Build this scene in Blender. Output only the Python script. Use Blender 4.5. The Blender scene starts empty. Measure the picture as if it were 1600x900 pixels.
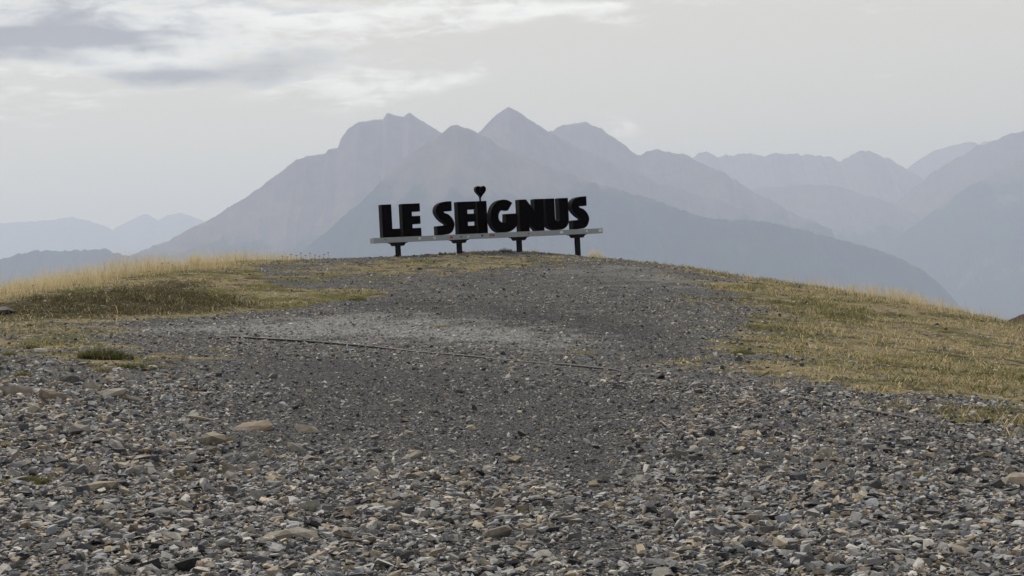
import bpy, bmesh, math, random
import numpy as np
from mathutils import Vector, Matrix

random.seed(7)
RNG = np.random.default_rng(7)
scene = bpy.context.scene
COL = scene.collection

# ------------------------------------------------------------------ camera
F_PX, CX, CY = 2600.0, 800.0, 450.0          # focal length in photo pixels (1600 wide)
EYE = np.array([0.0, 0.0, 1.6])
PITCH = math.atan(30 / F_PX)                 # looking slightly down
ROLL = math.radians(2.6)
f0 = np.array([0, math.cos(PITCH), -math.sin(PITCH)])
r0 = np.array([1.0, 0, 0])
u0 = np.cross(r0, f0)
CR = math.cos(ROLL) * r0 - math.sin(ROLL) * u0
CU = math.sin(ROLL) * r0 + math.cos(ROLL) * u0
cam_d = bpy.data.cameras.new('camera')
cam_d.sensor_width = 36.0
cam_d.lens = 36.0 * F_PX / 1600.0
cam_d.clip_start, cam_d.clip_end = 0.1, 60000
cam = bpy.data.objects.new('camera', cam_d)
COL.objects.link(cam)
m = Matrix.Identity(4)
for i in range(3):
    m[i][0], m[i][1], m[i][2], m[i][3] = CR[i], CU[i], -f0[i], EYE[i]
cam.matrix_world = m
scene.camera = cam

# ------------------------------------------------------------------ world, sun, exposure
SUN_EL, SUN_AZ = math.radians(48), math.radians(-28)     # azimuth from +Y towards +X
world = bpy.data.worlds.new('World')
scene.world = world
world.use_nodes = True
wt = world.node_tree
wt.nodes.clear()


def wn(kind, **kw):
    n = wt.nodes.new(kind)
    for k, v in kw.items():
        setattr(n, k, v)
    return n


def wm(op, a, b=None, c=None, clamp=False):
    n = wn('ShaderNodeMath', operation=op, use_clamp=clamp)
    for i, x in enumerate((a, b, c)):
        if x is None:
            continue
        if isinstance(x, (int, float)):
            n.inputs[i].default_value = x
        else:
            wt.links.new(x, n.inputs[i])
    return n.outputs[0]


def wmix(fac, a, b):
    n = wn('ShaderNodeMix', data_type='RGBA')
    for sock, x in ((n.inputs[0], fac), (n.inputs[6], a), (n.inputs[7], b)):
        if isinstance(x, (int, float)):
            sock.default_value = x
        elif isinstance(x, tuple):
            sock.default_value = (*x, 1)
        else:
            wt.links.new(x, sock)
    return n.outputs[2]


def wsmooth(x, lo, hi):
    n = wn('ShaderNodeMapRange', interpolation_type='SMOOTHSTEP')
    wt.links.new(x, n.inputs[0])
    n.inputs[1].default_value, n.inputs[2].default_value = lo, hi
    return n.outputs[0]


sky = wn('ShaderNodeTexSky', sky_type='NISHITA', sun_disc=False)
sky.sun_elevation = SUN_EL
sky.sun_rotation = SUN_AZ
sky.altitude = 2200
sky.air_density, sky.dust_density, sky.ozone_density = 1.0, 4.0, 1.0
tc = wn('ShaderNodeTexCoord')
sep = wn('ShaderNodeSeparateXYZ')
wt.links.new(tc.outputs['Generated'], sep.inputs[0])
DX, DY, DZ = sep.outputs
az = wm('MULTIPLY', wm('ARCTAN2', DX, DY), 57.2958)
el = wm('MULTIPLY', wm('ARCSINE', DZ), 57.2958)


def wnoise(sx, sy, detail, rough, off=0.0, dist=0.0):
    c = wn('ShaderNodeCombineXYZ')
    wt.links.new(wm('MULTIPLY', az, sx), c.inputs[0])
    wt.links.new(wm('MULTIPLY', el, sy), c.inputs[1])
    c.inputs[2].default_value = off
    n = wn('ShaderNodeTexNoise')
    wt.links.new(c.outputs[0], n.inputs['Vector'])
    n.inputs['Scale'].default_value = 1.0
    n.inputs['Detail'].default_value = detail
    n.inputs['Roughness'].default_value = rough
    n.inputs['Distortion'].default_value = dist
    return n.outputs[0]


n_big = wnoise(0.16, 0.50, 6, 0.55, 1.7, 0.4)
n_fine = wnoise(0.62, 1.9, 10, 0.62, 5.1, 0.5)
n_str = wnoise(0.30, 2.6, 9, 0.62, 21.1, 0.3)
n_warp = wnoise(0.30, 0.60, 4, 0.5, 9.3)
n_warp2 = wnoise(0.30, 0.60, 4, 0.5, 14.3)
azw = wm('ADD', az, wm('MULTIPLY', wm('SUBTRACT', n_warp, 0.5), 5.0))
elw = wm('ADD', el, wm('MULTIPLY', wm('SUBTRACT', n_warp2, 0.5), 1.5))


def px_ang(px, py):
    d = f0 * F_PX + CR * (px - CX) + CU * (CY - py)
    d = d / np.linalg.norm(d)
    return math.degrees(math.atan2(d[0], d[1])), math.degrees(math.asin(d[2]))


def blob(px, py, w, h, amp, tilt=0.0):
    """a cloud bank: gaussian in azimuth / elevation, sizes in photo pixels"""
    a0, e0 = px_ang(px, py)
    k = 57.2958 / F_PX
    w *= k
    h *= k
    da = wm('SUBTRACT', azw, a0)
    de = wm('SUBTRACT', wm('SUBTRACT', elw, e0), wm('MULTIPLY', da, tilt))
    qa = wm('POWER', wm('DIVIDE', wm('ABSOLUTE', da), w), 2.0)
    qe = wm('POWER', wm('DIVIDE', wm('ABSOLUTE', de), h), 2.0)
    return wm('MULTIPLY', wm('EXPONENT', wm('MULTIPLY', wm('ADD', qa, qe), -1.0)), amp)


def add_all(xs):
    r = xs[0]
    for x in xs[1:]:
        r = wm('ADD', r, x)
    return r


bright = add_all([
    blob(230, 85, 330, 62, 1.0, 0.03), blob(560, 135, 130, 32, .75), blob(60, 20, 360, 40, .9),
    blob(880, 22, 170, 20, .85), blob(640, 10, 260, 26, .6), blob(40, 195, 90, 12, .5), blob(90, 172, 50, 9, .4),
    blob(960, 205, 38, 16, .55, -.4), blob(1385, 128, 30, 9, .4), blob(700, 120, 60, 20, .4),
    blob(1350, 20, 320, 20, .25)])
dark = add_all([
    blob(140, 52, 230, 25, 1.15), blob(-60, 62, 160, 36, .9), blob(360, 108, 170, 23, .95, .06),
    blob(250, 125, 120, 12, .5), blob(30, 100, 130, 13, .55), blob(380, 8, 200, 12, .55), blob(20, 8, 180, 14, .45)])
# the same broken cloud goes on over the rest of the sky, above and behind
over = wm('MULTIPLY', wsmooth(n_big, .46, .66), wsmooth(el, 10.0, 16.0))
over_d = wm('MULTIPLY', wsmooth(n_big, .56, .74), wsmooth(el, 10.0, 16.0))
fib = wm('ADD', wm('MULTIPLY', n_fine, .62), wm('MULTIPLY', n_str, .38))
den_b = wm('ADD', wm('ADD', bright, over), wm('MULTIPLY', wm('SUBTRACT', fib, 0.5), 3.4))
c_b = wm('MULTIPLY', wsmooth(den_b, .22, 1.15), wsmooth(wm('ADD', bright, over), .04, .35))
den_d = wm('ADD', wm('ADD', dark, over_d), wm('MULTIPLY', wm('SUBTRACT', fib, 0.5), 2.6))
c_d = wm('MULTIPLY', wsmooth(den_d, .0, 1.3), wsmooth(wm('ADD', dark, over_d), .04, .35))
nish = wmix(1.0, (0, 0, 0), sky.outputs[0])
sc_n = wn('ShaderNodeVectorMath', operation='SCALE')
wt.links.new(sky.outputs[0], sc_n.inputs[0])
sc_n.inputs['Scale'].default_value = 0.10
veil = wmix(0.90, sc_n.outputs[0], (0.83, 0.785, 0.66))      # thin milky high cloud over the whole sky
col = wmix(wm('MULTIPLY', c_b, 0.85), veil, (1.24, 1.26, 1.26))
col = wmix(wm('MULTIPLY', c_d, 0.9), col, (0.25, 0.25, 0.275))
bg = wn('ShaderNodeBackground')
bg.inputs['Strength'].default_value = 1.0
wt.links.new(col, bg.inputs['Color'])
wout = wn('ShaderNodeOutputWorld')
wt.links.new(bg.outputs[0], wout.inputs['Surface'])
world.cycles.sampling_method = 'MANUAL'
world.cycles.sample_map_resolution = 512

sun_d = bpy.data.lights.new('sun', 'SUN')
sun_d.energy = 3.1
sun_d.angle = math.radians(7)
sun_d.color = (1.0, 0.95, 0.87)
sun = bpy.data.objects.new('sun', sun_d)
sd = Vector((math.sin(SUN_AZ) * math.cos(SUN_EL), math.cos(SUN_AZ) * math.cos(SUN_EL), math.sin(SUN_EL)))
sun.rotation_euler = sd.to_track_quat('Z', 'Y').to_euler()
sun.location = (-10, 20, 40)
COL.objects.link(sun)

scene.render.engine = 'CYCLES'
scene.view_settings.view_transform = 'Standard'
scene.view_settings.look = 'None'
scene.view_settings.exposure = 0.0
scene.view_settings.gamma = 1.0
scene.view_settings.use_curve_mapping = False
scene.cycles.max_bounces = 6
scene.cycles.diffuse_bounces = 3
scene.cycles.volume_bounces = 1
scene.cycles.use_denoising = True
scene.cycles.use_adaptive_sampling = True
scene.cycles.adaptive_threshold = 0.01


# ------------------------------------------------------------------ helpers
def ray(px, py):
    d = f0 * F_PX + CR * (px - CX) + CU * (CY - py)
    return d / d[1]                     # per metre of forward distance (Y)


def at(px, py, Y):
    return EYE + ray(px, py) * Y


_perm = RNG.random((256, 256))


def vnoise(x, y):
    xi, yi = np.floor(x).astype(int), np.floor(y).astype(int)
    fx, fy = x - xi, y - yi
    fx, fy = fx * fx * (3 - 2 * fx), fy * fy * (3 - 2 * fy)
    g = lambda a, b: _perm[a & 255, b & 255]
    return (g(xi, yi) * (1 - fx) + g(xi + 1, yi) * fx) * (1 - fy) + (g(xi, yi + 1) * (1 - fx) + g(xi + 1, yi + 1) * fx) * fy


def fbm(x, y, octv=4, gain=0.5):
    x, y = np.asarray(x, float), np.asarray(y, float)
    s, a, t = 0, 1.0, 0
    for o in range(octv):
        s = s + a * (vnoise(x * 2 ** o + 17.3 * o, y * 2 ** o + 5.7 * o) - .5)
        t += a
        a *= gain
    return s / t * 2                     # about -1 .. 1


def new_mesh(name, V, Fc, mats=(), smooth=False, fmat=None):
    """V (n,3); Fc (k,3) or (k,4) array of equal faces, or a list of lists"""
    me = bpy.data.meshes.new(name)
    V = np.asarray(V, np.float32)
    if isinstance(Fc, np.ndarray):
        k, q = Fc.shape
        me.vertices.add(len(V))
        me.vertices.foreach_set('co', V.ravel())
        me.loops.add(k * q)
        me.loops.foreach_set('vertex_index', Fc.astype(np.int32).ravel())
        me.polygons.add(k)
        me.polygons.foreach_set('loop_start', np.arange(0, k * q, q, dtype=np.int32))
        me.polygons.foreach_set('loop_total', np.full(k, q, np.int32))
        me.update(calc_edges=True)
    else:
        me.from_pydata([tuple(map(float, v)) for v in V], [], [tuple(f) for f in Fc])
    for mt in mats:
        me.materials.append(mt)
    if fmat is not None:
        me.polygons.foreach_set('material_index', np.asarray(fmat, np.int32))
    me.polygons.foreach_set('use_smooth', np.full(len(me.polygons), smooth))
    me.update()
    return me


def put(name, me, parent=None, loc=None):
    o = bpy.data.objects.new(name, me)
    COL.objects.link(o)
    if loc is not None:
        o.location = tuple(map(float, loc))
    if parent is not None:
        o.parent = parent
    return o


def tag(o, label=None, cat=None, group=None, kind=None):
    if label:
        o['label'] = label
    if cat:
        o['category'] = cat
    if group:
        o['group'] = group
    if kind:
        o['kind'] = kind
    return o


def vcol(me, name, C):
    a = me.color_attributes.new(name, 'FLOAT_COLOR', 'POINT')
    C = np.asarray(C, np.float32)
    if C.shape[1] == 3:
        C = np.hstack([C, np.ones((len(C), 1), np.float32)])
    a.data.foreach_set('color', C.ravel())


class NT:
    """small node-tree writer"""
    def __init__(s, name):
        s.m = bpy.data.materials.new(name)
        s.m.use_nodes = True
        s.t = s.m.node_tree
        s.t.nodes.clear()
        s.out = s.t.nodes.new('ShaderNodeOutputMaterial')
        s.b = s.t.nodes.new('ShaderNodeBsdfPrincipled')
        s.t.links.new(s.b.outputs[0], s.out.inputs[0])
        s.b.inputs['Roughness'].default_value = .85
        s.b.inputs['Specular IOR Level'].default_value = .3

    def set(s, sock, x):
        if x is None:
            return
        if isinstance(x, (int, float)):
            sock.default_value = x
        elif isinstance(x, tuple):
            sock.default_value = (*x, 1) if len(x) == 3 and sock.type == 'RGBA' else x
        else:
            s.t.links.new(x, sock)

    def n(s, kind, **kw):
        o = s.t.nodes.new(kind)
        for k, v in kw.items():
            setattr(o, k, v)
        return o

    def math(s, op, a, b=None, clamp=False):
        o = s.n('ShaderNodeMath', operation=op, use_clamp=clamp)
        s.set(o.inputs[0], a)
        s.set(o.inputs[1], b)
        return o.outputs[0]

    def mix(s, fac, a, b, blend='MIX'):
        o = s.n('ShaderNodeMix', data_type='RGBA', blend_type=blend)
        s.set(o.inputs[0], fac)
        s.set(o.inputs[6], a)
        s.set(o.inputs[7], b)
        return o.outputs[2]

    def pos(s, scale=(1, 1, 1)):
        g = s.n('ShaderNodeNewGeometry')
        mp = s.n('ShaderNodeMapping')
        s.t.links.new(g.outputs['Position'], mp.inputs[0])
        mp.inputs['Scale'].default_value = scale
        return mp.outputs[0]

    def noise(s, vec, scale, detail=5, rough=.55, out=0):
        o = s.n('ShaderNodeTexNoise')
        s.set(o.inputs['Vector'], vec)
        o.inputs['Scale'].default_value = scale
        o.inputs['Detail'].default_value = detail
        o.inputs['Roughness'].default_value = rough
        return o.outputs[out]

    def vor(s, vec, scale, feature='F1', out='Color', rnd=1.0):
        o = s.n('ShaderNodeTexVoronoi', feature=feature)
        s.set(o.inputs['Vector'], vec)
        o.inputs['Scale'].default_value = scale
        o.inputs['Randomness'].default_value = rnd
        return o.outputs[out]

    def ramp(s, fac, stops):
        o = s.n('ShaderNodeValToRGB')
        s.set(o.inputs[0], fac)
        e = o.color_ramp.elements
        while len(e) < len(stops):
            e.new(.5)
        for i, (p, c) in enumerate(stops):
            e[i].position = p
            e[i].color = (*c, 1) if isinstance(c, tuple) else (c, c, c, 1)
        return o.outputs[0]

    def step(s, x, lo, hi):
        o = s.n('ShaderNodeMapRange', interpolation_type='SMOOTHSTEP')
        s.set(o.inputs[0], x)
        o.inputs[1].default_value, o.inputs[2].default_value = lo, hi
        return o.outputs[0]

    def bump(s, h, strength, dist):
        o = s.n('ShaderNodeBump')
        o.inputs['Strength'].default_value = strength
        o.inputs['Distance'].default_value = dist
        s.set(o.inputs['Height'], h)
        s.t.links.new(o.outputs[0], s.b.inputs['Normal'])

    def base(s, c):
        s.set(s.b.inputs['Base Color'], c)
        return s.m


# ------------------------------------------------------------------ terrain of the knoll
# (photo column, row, distance) read off the photograph; the surface goes through these points
CTRL = {
    -500: [(900, 9), (760, 12.5), (650, 18.5), (590, 26), (560, 36), (540, 44), (530, 52)],
    -200: [(900, 9), (760, 12.5), (640, 18.5), (565, 27), (522, 37), (495, 45), (480, 53)],
    0: [(900, 9), (760, 12.5), (640, 18.5), (555, 27), (500, 37), (472, 44), (455, 53)],
    150: [(900, 9), (760, 12.6), (650, 18), (560, 26.5), (505, 36), (455, 46), (432, 55)],
    300: [(900, 9), (760, 12.8), (660, 18), (580, 25), (510, 36), (465, 46), (414, 59)],
    560: [(900, 9), (760, 12.8), (670, 17.5), (600, 22.5), (520, 34), (470, 44), (430, 54), (403, 62)],
    800: [(900, 9), (760, 12.8), (670, 17.5), (600, 22.5), (540, 30), (500, 37), (450, 48), (410, 59), (392, 66)],
    1000: [(900, 9), (760, 12.8), (670, 17.5), (600, 22.5), (540, 30), (500, 37), (450, 48), (409, 60)],
    1200: [(900, 9), (760, 12.8), (670, 17.5), (600, 23), (540, 30), (480, 42), (438, 54)],
    1400: [(900, 9), (760, 13), (680, 17), (620, 22), (560, 30), (500, 41), (470, 48)],
    1600: [(900, 9), (770, 13), (690, 17), (640, 21), (600, 25.5), (540, 36), (513, 43)],
    1850: [(900, 9), (790, 13), (720, 17), (640, 25), (590, 36), (575, 42)],
    2200: [(900, 9), (800, 14), (720, 22), (660, 36), (655, 42)],
}
pts = []
for c, rows in CTRL.items():
    for (r, d) in rows:
        pts.append(at(c, r, d))
    P = at(c, rows[0][0], rows[0][1])
    for k_ in (.72, .45):
        pts.append(np.array([P[0] * k_, P[1] * k_, P[2] - .02]))
    P = at(c, rows[-1][0], rows[-1][1])
    th = math.atan2(P[0], P[1])
    dd = math.hypot(P[0], P[1])
    for ad, dz in ((6, -.25), (14, -1.3), (32, -7), (60, -20)):
        pts.append(np.array([math.sin(th) * (dd + ad), math.cos(th) * (dd + ad), P[2] + dz]))
pts = np.array(pts)


def uvw(x, y):
    th = np.clip(np.arctan2(x, y), -.55, .55)
    d = np.hypot(x, y)
    ld = np.log(np.clip(d, 3.6, 125.0))
    return th * 1.6, ld


def kern(r2):
    return .5 * r2 * np.log(r2 + 1e-9)


cu, cv = uvw(pts[:, 0], pts[:, 1])
NP_ = len(pts)
Kc = kern((cu[:, None] - cu) ** 2 + (cv[:, None] - cv) ** 2) + np.eye(NP_) * 2e-4
Pm = np.c_[np.ones(NP_), cu, cv]
A = np.block([[Kc, Pm], [Pm.T, np.zeros((3, 3))]])
W = np.linalg.solve(A, np.r_[pts[:, 2], 0, 0, 0])


def T(x, y, micro=True):
    x, y = np.asarray(x, float), np.asarray(y, float)
    sh = x.shape
    x, y = x.ravel(), y.ravel()
    out = np.empty(len(x))
    for i in range(0, len(x), 40000):
        a, b = uvw(x[i:i + 40000], y[i:i + 40000])
        K = kern((a[:, None] - cu) ** 2 + (b[:, None] - cv) ** 2)
        out[i:i + 40000] = K @ W[:NP_] + W[NP_] + W[NP_ + 1] * a + W[NP_ + 2] * b
    d = np.hypot(x, y)
    out -= np.clip(d - 125, 0, None) * .47
    if micro:
        amp = np.clip(d / 200, .6, 6)
        out += amp * (.045 * fbm(x * .45 + 3, y * .45, 3) + .022 * fbm(x * 2.1, y * 2.1 + 9, 3)) * np.clip(d / 6, 0, 1)
        out += np.clip(d - 110, 0, 400) * .07 * fbm(x * .012, y * .012, 4)
    out = np.maximum(out, -806 + 3 * fbm(x * .01, y * .01, 2))
    return out.reshape(sh)


_ds = np.concatenate([np.arange(5, 30, .06), np.arange(30, 75, .12)])


def hit(px, py):
    """first point of the knoll seen at a photo pixel"""
    r = ray(px, py)
    p = EYE + r[None, :] * _ds[:, None]
    below = p[:, 2] < T(p[:, 0], p[:, 1])
    i = int(np.argmax(below)) if below.any() else len(_ds) - 1
    return p[i] if below.any() else None


def hit_or_crest(px, py):
    for k in range(0, 60, 2):
        h = hit(px, py + k)
        if h is not None:
            return h
    return at(px, py, 50)


def poly_world(pxs):
    return np.array([hit_or_crest(*p)[:2] for p in pxs])


def sdf(poly, x, y):
    """signed distance to a polygon, positive inside"""
    n = len(poly)
    best = np.full(x.shape, 1e9)
    ins = np.zeros(x.shape, bool)
    for i in range(n):
        ax, ay = poly[i]
        bx, by = poly[(i + 1) % n]
        dx, dy = bx - ax, by - ay
        t = np.clip(((x - ax) * dx + (y - ay) * dy) / (dx * dx + dy * dy + 1e-9), 0, 1)
        best = np.minimum(best, np.hypot(x - ax - t * dx, y - ay - t * dy))
        c = ((ay > y) != (by > y)) & (x < (bx - ax) * (y - ay) / (by - ay + 1e-12) + ax)
        ins ^= c
    return np.where(ins, best, -best)


def sstep(x, lo, hi):
    t = np.clip((x - lo) / (hi - lo), 0, 1)
    return t * t * (3 - 2 * t)


Z_RIGHT = poly_world([(1010, 410), (1070, 432), (1110, 465), (1090, 520), (1100, 580), (1230, 604), (1330, 632), (1450, 656),
                      (1599, 690), (1900, 760), (2100, 690), (1850, 577), (1600, 514), (1400, 471), (1200, 439), (1060, 421)])
Z_RIGHT[10:] *= 1.22
Z_RIGHT = np.vstack([Z_RIGHT, [[6.5, 70]]])
Z_CREST = poly_world([(400, 412), (480, 407), (560, 404), (800, 393), (940, 402), (1010, 411), (900, 416), (780, 427), (650, 432), (540, 440), (470, 452), (400, 440)])
Z_LEFT = poly_world([(-400, 560), (-100, 515), (60, 500), (110, 505), (200, 504), (300, 496), (420, 486), (520, 473), (600, 460), (560, 452), (470, 450), (420, 440), (400, 412), (300, 416), (150, 434), (0, 457), (-200, 482), (-500, 532)])
Z_LEFT = np.vstack([Z_LEFT[:13], [[-8, 70], [-30, 70], [-30, 50]], Z_LEFT[17:18]])
Z_BANK = poly_world([(-200, 510), (0, 498), (120, 500), (260, 492), (420, 478), (360, 462), (330, 440), (250, 440), (150, 452), (0, 474), (-200, 496)])
Z_PALE = poly_world([(190, 512), (320, 503), (460, 494), (570, 487), (640, 492), (720, 505), (830, 515), (940, 535), (900, 545), (780, 540), (640, 533), (520, 531), (380, 527), (260, 521)])
Z_PALE2 = poly_world([(860, 424), (940, 415), (1010, 418), (1080, 436), (1090, 452), (1000, 448), (920, 440)])
Z_DARK = poly_world([(540, 470), (640, 462), (800, 470), (1000, 490), (1090, 520), (1080, 560), (980, 560), (880, 520), (760, 498), (640, 484), (560, 482)])
Z_DARK2 = poly_world([(380, 560), (600, 560), (900, 590), (1080, 610), (1060, 680), (960, 760), (940, 870), (880, 870), (830, 760), (700, 720), (560, 705), (380, 715), (240, 690), (230, 640), (330, 600)])
Z_FRINGE = poly_world([(-150, 520), (110, 502), (190, 505), (250, 530), (280, 585), (190, 590), (110, 565), (0, 570), (-150, 580)])
Z_TRACK = poly_world([(860, 700), (930, 690), (1000, 740), (980, 800), (960, 870), (900, 880), (880, 800)])


def zones(x, y):
    x, y = np.asarray(x, float), np.asarray(y, float)
    nz = fbm(x * .5, y * .5, 4, .6)
    nf = fbm(x * 1.9 + 40, y * 1.9, 3, .6)
    g = np.maximum(sstep(sdf(Z_RIGHT, x, y) + 2.6 * nz + 1.3 * nf, -1.6, 3.6), .95 * sstep(sdf(Z_LEFT, x, y) + .8 * nz + .4 * nf, -.5, .7))
    g = np.maximum(g, .50 * sstep(sdf(Z_CREST, x, y) + 3.0 * nz + 1.6 * nf, -1.2, 2.4))
    g = np.maximum(g, .58 * sstep(sdf(Z_FRINGE, x, y) + 2.0 * nz + 1.8 * nf, -.2, 1.4))
    bank = sstep(sdf(Z_BANK, x, y) + .8 * nz, -.5, 1.0)
    pale = np.maximum(.95 * sstep(sdf(Z_PALE, x, y) + 1.6 * nz + 2.2 * nf, -.8, 1.8), .6 * sstep(sdf(Z_PALE2, x, y) + 2.4 * nz + 3.0 * nf, -1.0, 3.0))
    dark = np.maximum(sstep(sdf(Z_DARK, x, y) + 2.0 * nz, -1.0, 1.6), .8 * sstep(sdf(Z_DARK2, x, y) + 1.2 * nz + .3 * nf, -.8, 1.4))
    dark = np.maximum(dark, sstep(sdf(Z_TRACK, x, y) + .35 * nz, -.25, .4))
    dark *= 1 - pale
    return g, bank, pale, dark


# ground sheet
def axis(lo, hi, step, far):
    a = list(np.arange(lo, hi, step))
    s, v = step, a[-1]
    while v < far:
        s *= 1.16
        v += s
        a.append(v)
    s, v = step, a[0]
    pre = []
    while v > -far:
        s *= 1.16
        v -= s
        pre.append(v)
    return np.array(pre[::-1] + a)


gx = axis(-15, 15, .2, 1900)
gy = axis(5, 72, .2, 1900)
GX, GY = np.meshgrid(gx, gy)
GZ = T(GX, GY)
nx, ny = len(gx), len(gy)
idx = np.arange(nx * ny).reshape(ny, nx)
Fq = np.stack([idx[:-1, :-1], idx[:-1, 1:], idx[1:, 1:], idx[1:, :-1]], -1).reshape(-1, 4)
zg, zb, zp, zd = zones(GX.ravel(), GY.ravel())

nt = NT('ground_mat')
P1 = nt.pos()
at_ = nt.n('ShaderNodeVertexColor', layer_name='zone')
sp = nt.n('ShaderNodeSeparateColor')
nt.t.links.new(at_.outputs[0], sp.inputs[0])
zG, zB, zP = sp.outputs[0], sp.outputs[1], sp.outputs[2]
zD = at_.outputs['Alpha']
v1 = nt.vor(P1, 34)
v1s = nt.n('ShaderNodeSeparateColor')
nt.t.links.new(v1, v1s.inputs[0])
v2 = nt.vor(P1, 75)
v2s = nt.n('ShaderNodeSeparateColor')
nt.t.links.new(v2, v2s.inputs[0])
grav = nt.ramp(v1s.outputs[0], [(0, (.021, .022, .026)), (.4, (.064, .065, .071)), (.75, (.15, .151, .154)), (.93, (.25, .24, .225)), (1, (.36, .33, .28))])
gravf = nt.ramp(v2s.outputs[1], [(0, (.016, .0168, .020)), (.5, (.054, .055, .060)), (.85, (.14, .142, .148)), (1, (.30, .298, .295))])
patch = nt.noise(P1, 1.3, 5)
gr = nt.mix(nt.step(patch, .35, .65), grav, gravf)
gr = nt.mix(nt.math('MULTIPLY', zD, .8), gr, nt.mix(.35, gravf, (.030, .030, .034)))
pale_c = nt.ramp(v2s.outputs[0], [(0, (.115, .117, .124)), (.5, (.225, .227, .236)), (1, (.36, .36, .362))])
gr = nt.mix(nt.math('MULTIPLY', zP, .85), gr, pale_c)
n1 = nt.noise(P1, .42, 6, .68)
n2 = nt.noise(P1, 6.0, 5, .7)
straw = nt.mix(nt.step(n2, .35, .65), (.16, .135, .085), (.28, .24, .155))
green = nt.mix(nt.step(n2, .3, .7), (.070, .070, .032), (.15, .145, .066))
gcol = nt.mix(nt.step(n1, .46, .60), straw, green)
soil = nt.mix(n2, (.042, .037, .031), (.11, .095, .075))
gcol = nt.mix(nt.math('MULTIPLY', nt.step(nt.noise(P1, 1.3, 7, .72), .52, .60), .95), gcol, soil)
gcol = nt.mix(nt.math('MULTIPLY', zB, .85), gcol, nt.mix(nt.step(n2, .4, .65), (.034, .030, .021), (.095, .082, .053)))
brk = nt.math('ADD', nt.noise(P1, 5.5, 6, .7), nt.math('MULTIPLY', nt.noise(P1, .8, 4, .65), 1.1))
gm = nt.step(nt.math('ADD', nt.math('MULTIPLY', zG, 1.3), nt.math('SUBTRACT', brk, 1.05)), .42, .62)
gm = nt.math('MAXIMUM', gm, nt.math('MULTIPLY', zB, .9))
gcol = nt.mix(1.0, gcol, nt.ramp(v2s.outputs[2], [(0, .35), (.5, .9), (.9, 1.3), (1, 1.9)]), 'MULTIPLY')
cfin = nt.mix(gm, gr, gcol)
nt.base(cfin)
h = nt.math('ADD', nt.math('MULTIPLY', nt.vor(P1, 34, out='Distance'), -.8), nt.math('MULTIPLY', n2, .8))
nt.bump(h, .9, .03)
nt.b.inputs['Specular IOR Level'].default_value = 0.0
nt.b.inputs['Roughness'].default_value = 1.0
me = new_mesh('ground', np.c_[GX.ravel(), GY.ravel(), GZ.ravel()], Fq, [nt.m], smooth=True)
vcol(me, 'zone', np.c_[zg, zb, zp, zd])
tag(put('ground', me), 'rounded knoll of dark shale gravel with dry grass along both sides', kind='structure')

# ------------------------------------------------------------------ mountains
def mountain_mat(name, rock, veg, pale, tree_line):
    nt = NT(name)
    P = nt.pos()
    g = nt.n('ShaderNodeNewGeometry')
    s = nt.n('ShaderNodeSeparateXYZ')
    nt.t.links.new(g.outputs['Position'], s.inputs[0])
    z = s.outputs[2]
    na = nt.noise(P, .002, 8, .62)
    nb = nt.noise(P, .01, 7, .65)
    zz = nt.math('ADD', z, nt.math('MULTIPLY', nt.math('SUBTRACT', na, .5), 1000))
    c = nt.mix(nt.step(nb, .35, .65), rock, tuple(x * 1.5 for x in rock))
    v = nt.mix(nt.step(nb, .4, .6), veg, tuple(x * 1.7 for x in veg))
    c = nt.mix(nt.step(zz, tree_line - 60, tree_line + 60), v, c)
    c = nt.mix(nt.math('MULTIPLY', nt.step(nt.noise(P, .003, 8, .7), .57, .68), .8), c, pale)
    nt.base(c)
    nt.bump(nb, .6, 24)
    nt.b.inputs['Roughness'].default_value = 1
    nt.b.inputs['Specular IOR Level'].default_value = 0
    return nt.m


M_ROCK = mountain_mat('mountain_rock', (.115, .092, .086), (.030, .037, .022), (.19, .155, .13), 240)
M_WOOD = mountain_mat('mountain_wooded', (.105, .082, .062), (.014, .022, .015), (.15, .115, .08), 460)
M_BROWN = mountain_mat('hill_brown', (.060, .046, .034), (.05, .042, .026), (.10, .08, .055), -2000)


def catmull(p, n):
    p = np.asarray(p, float)
    x = np.linspace(p[0, 0], p[-1, 0], n)
    return np.c_[x, np.interp(x, p[:, 0], p[:, 1])]


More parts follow.
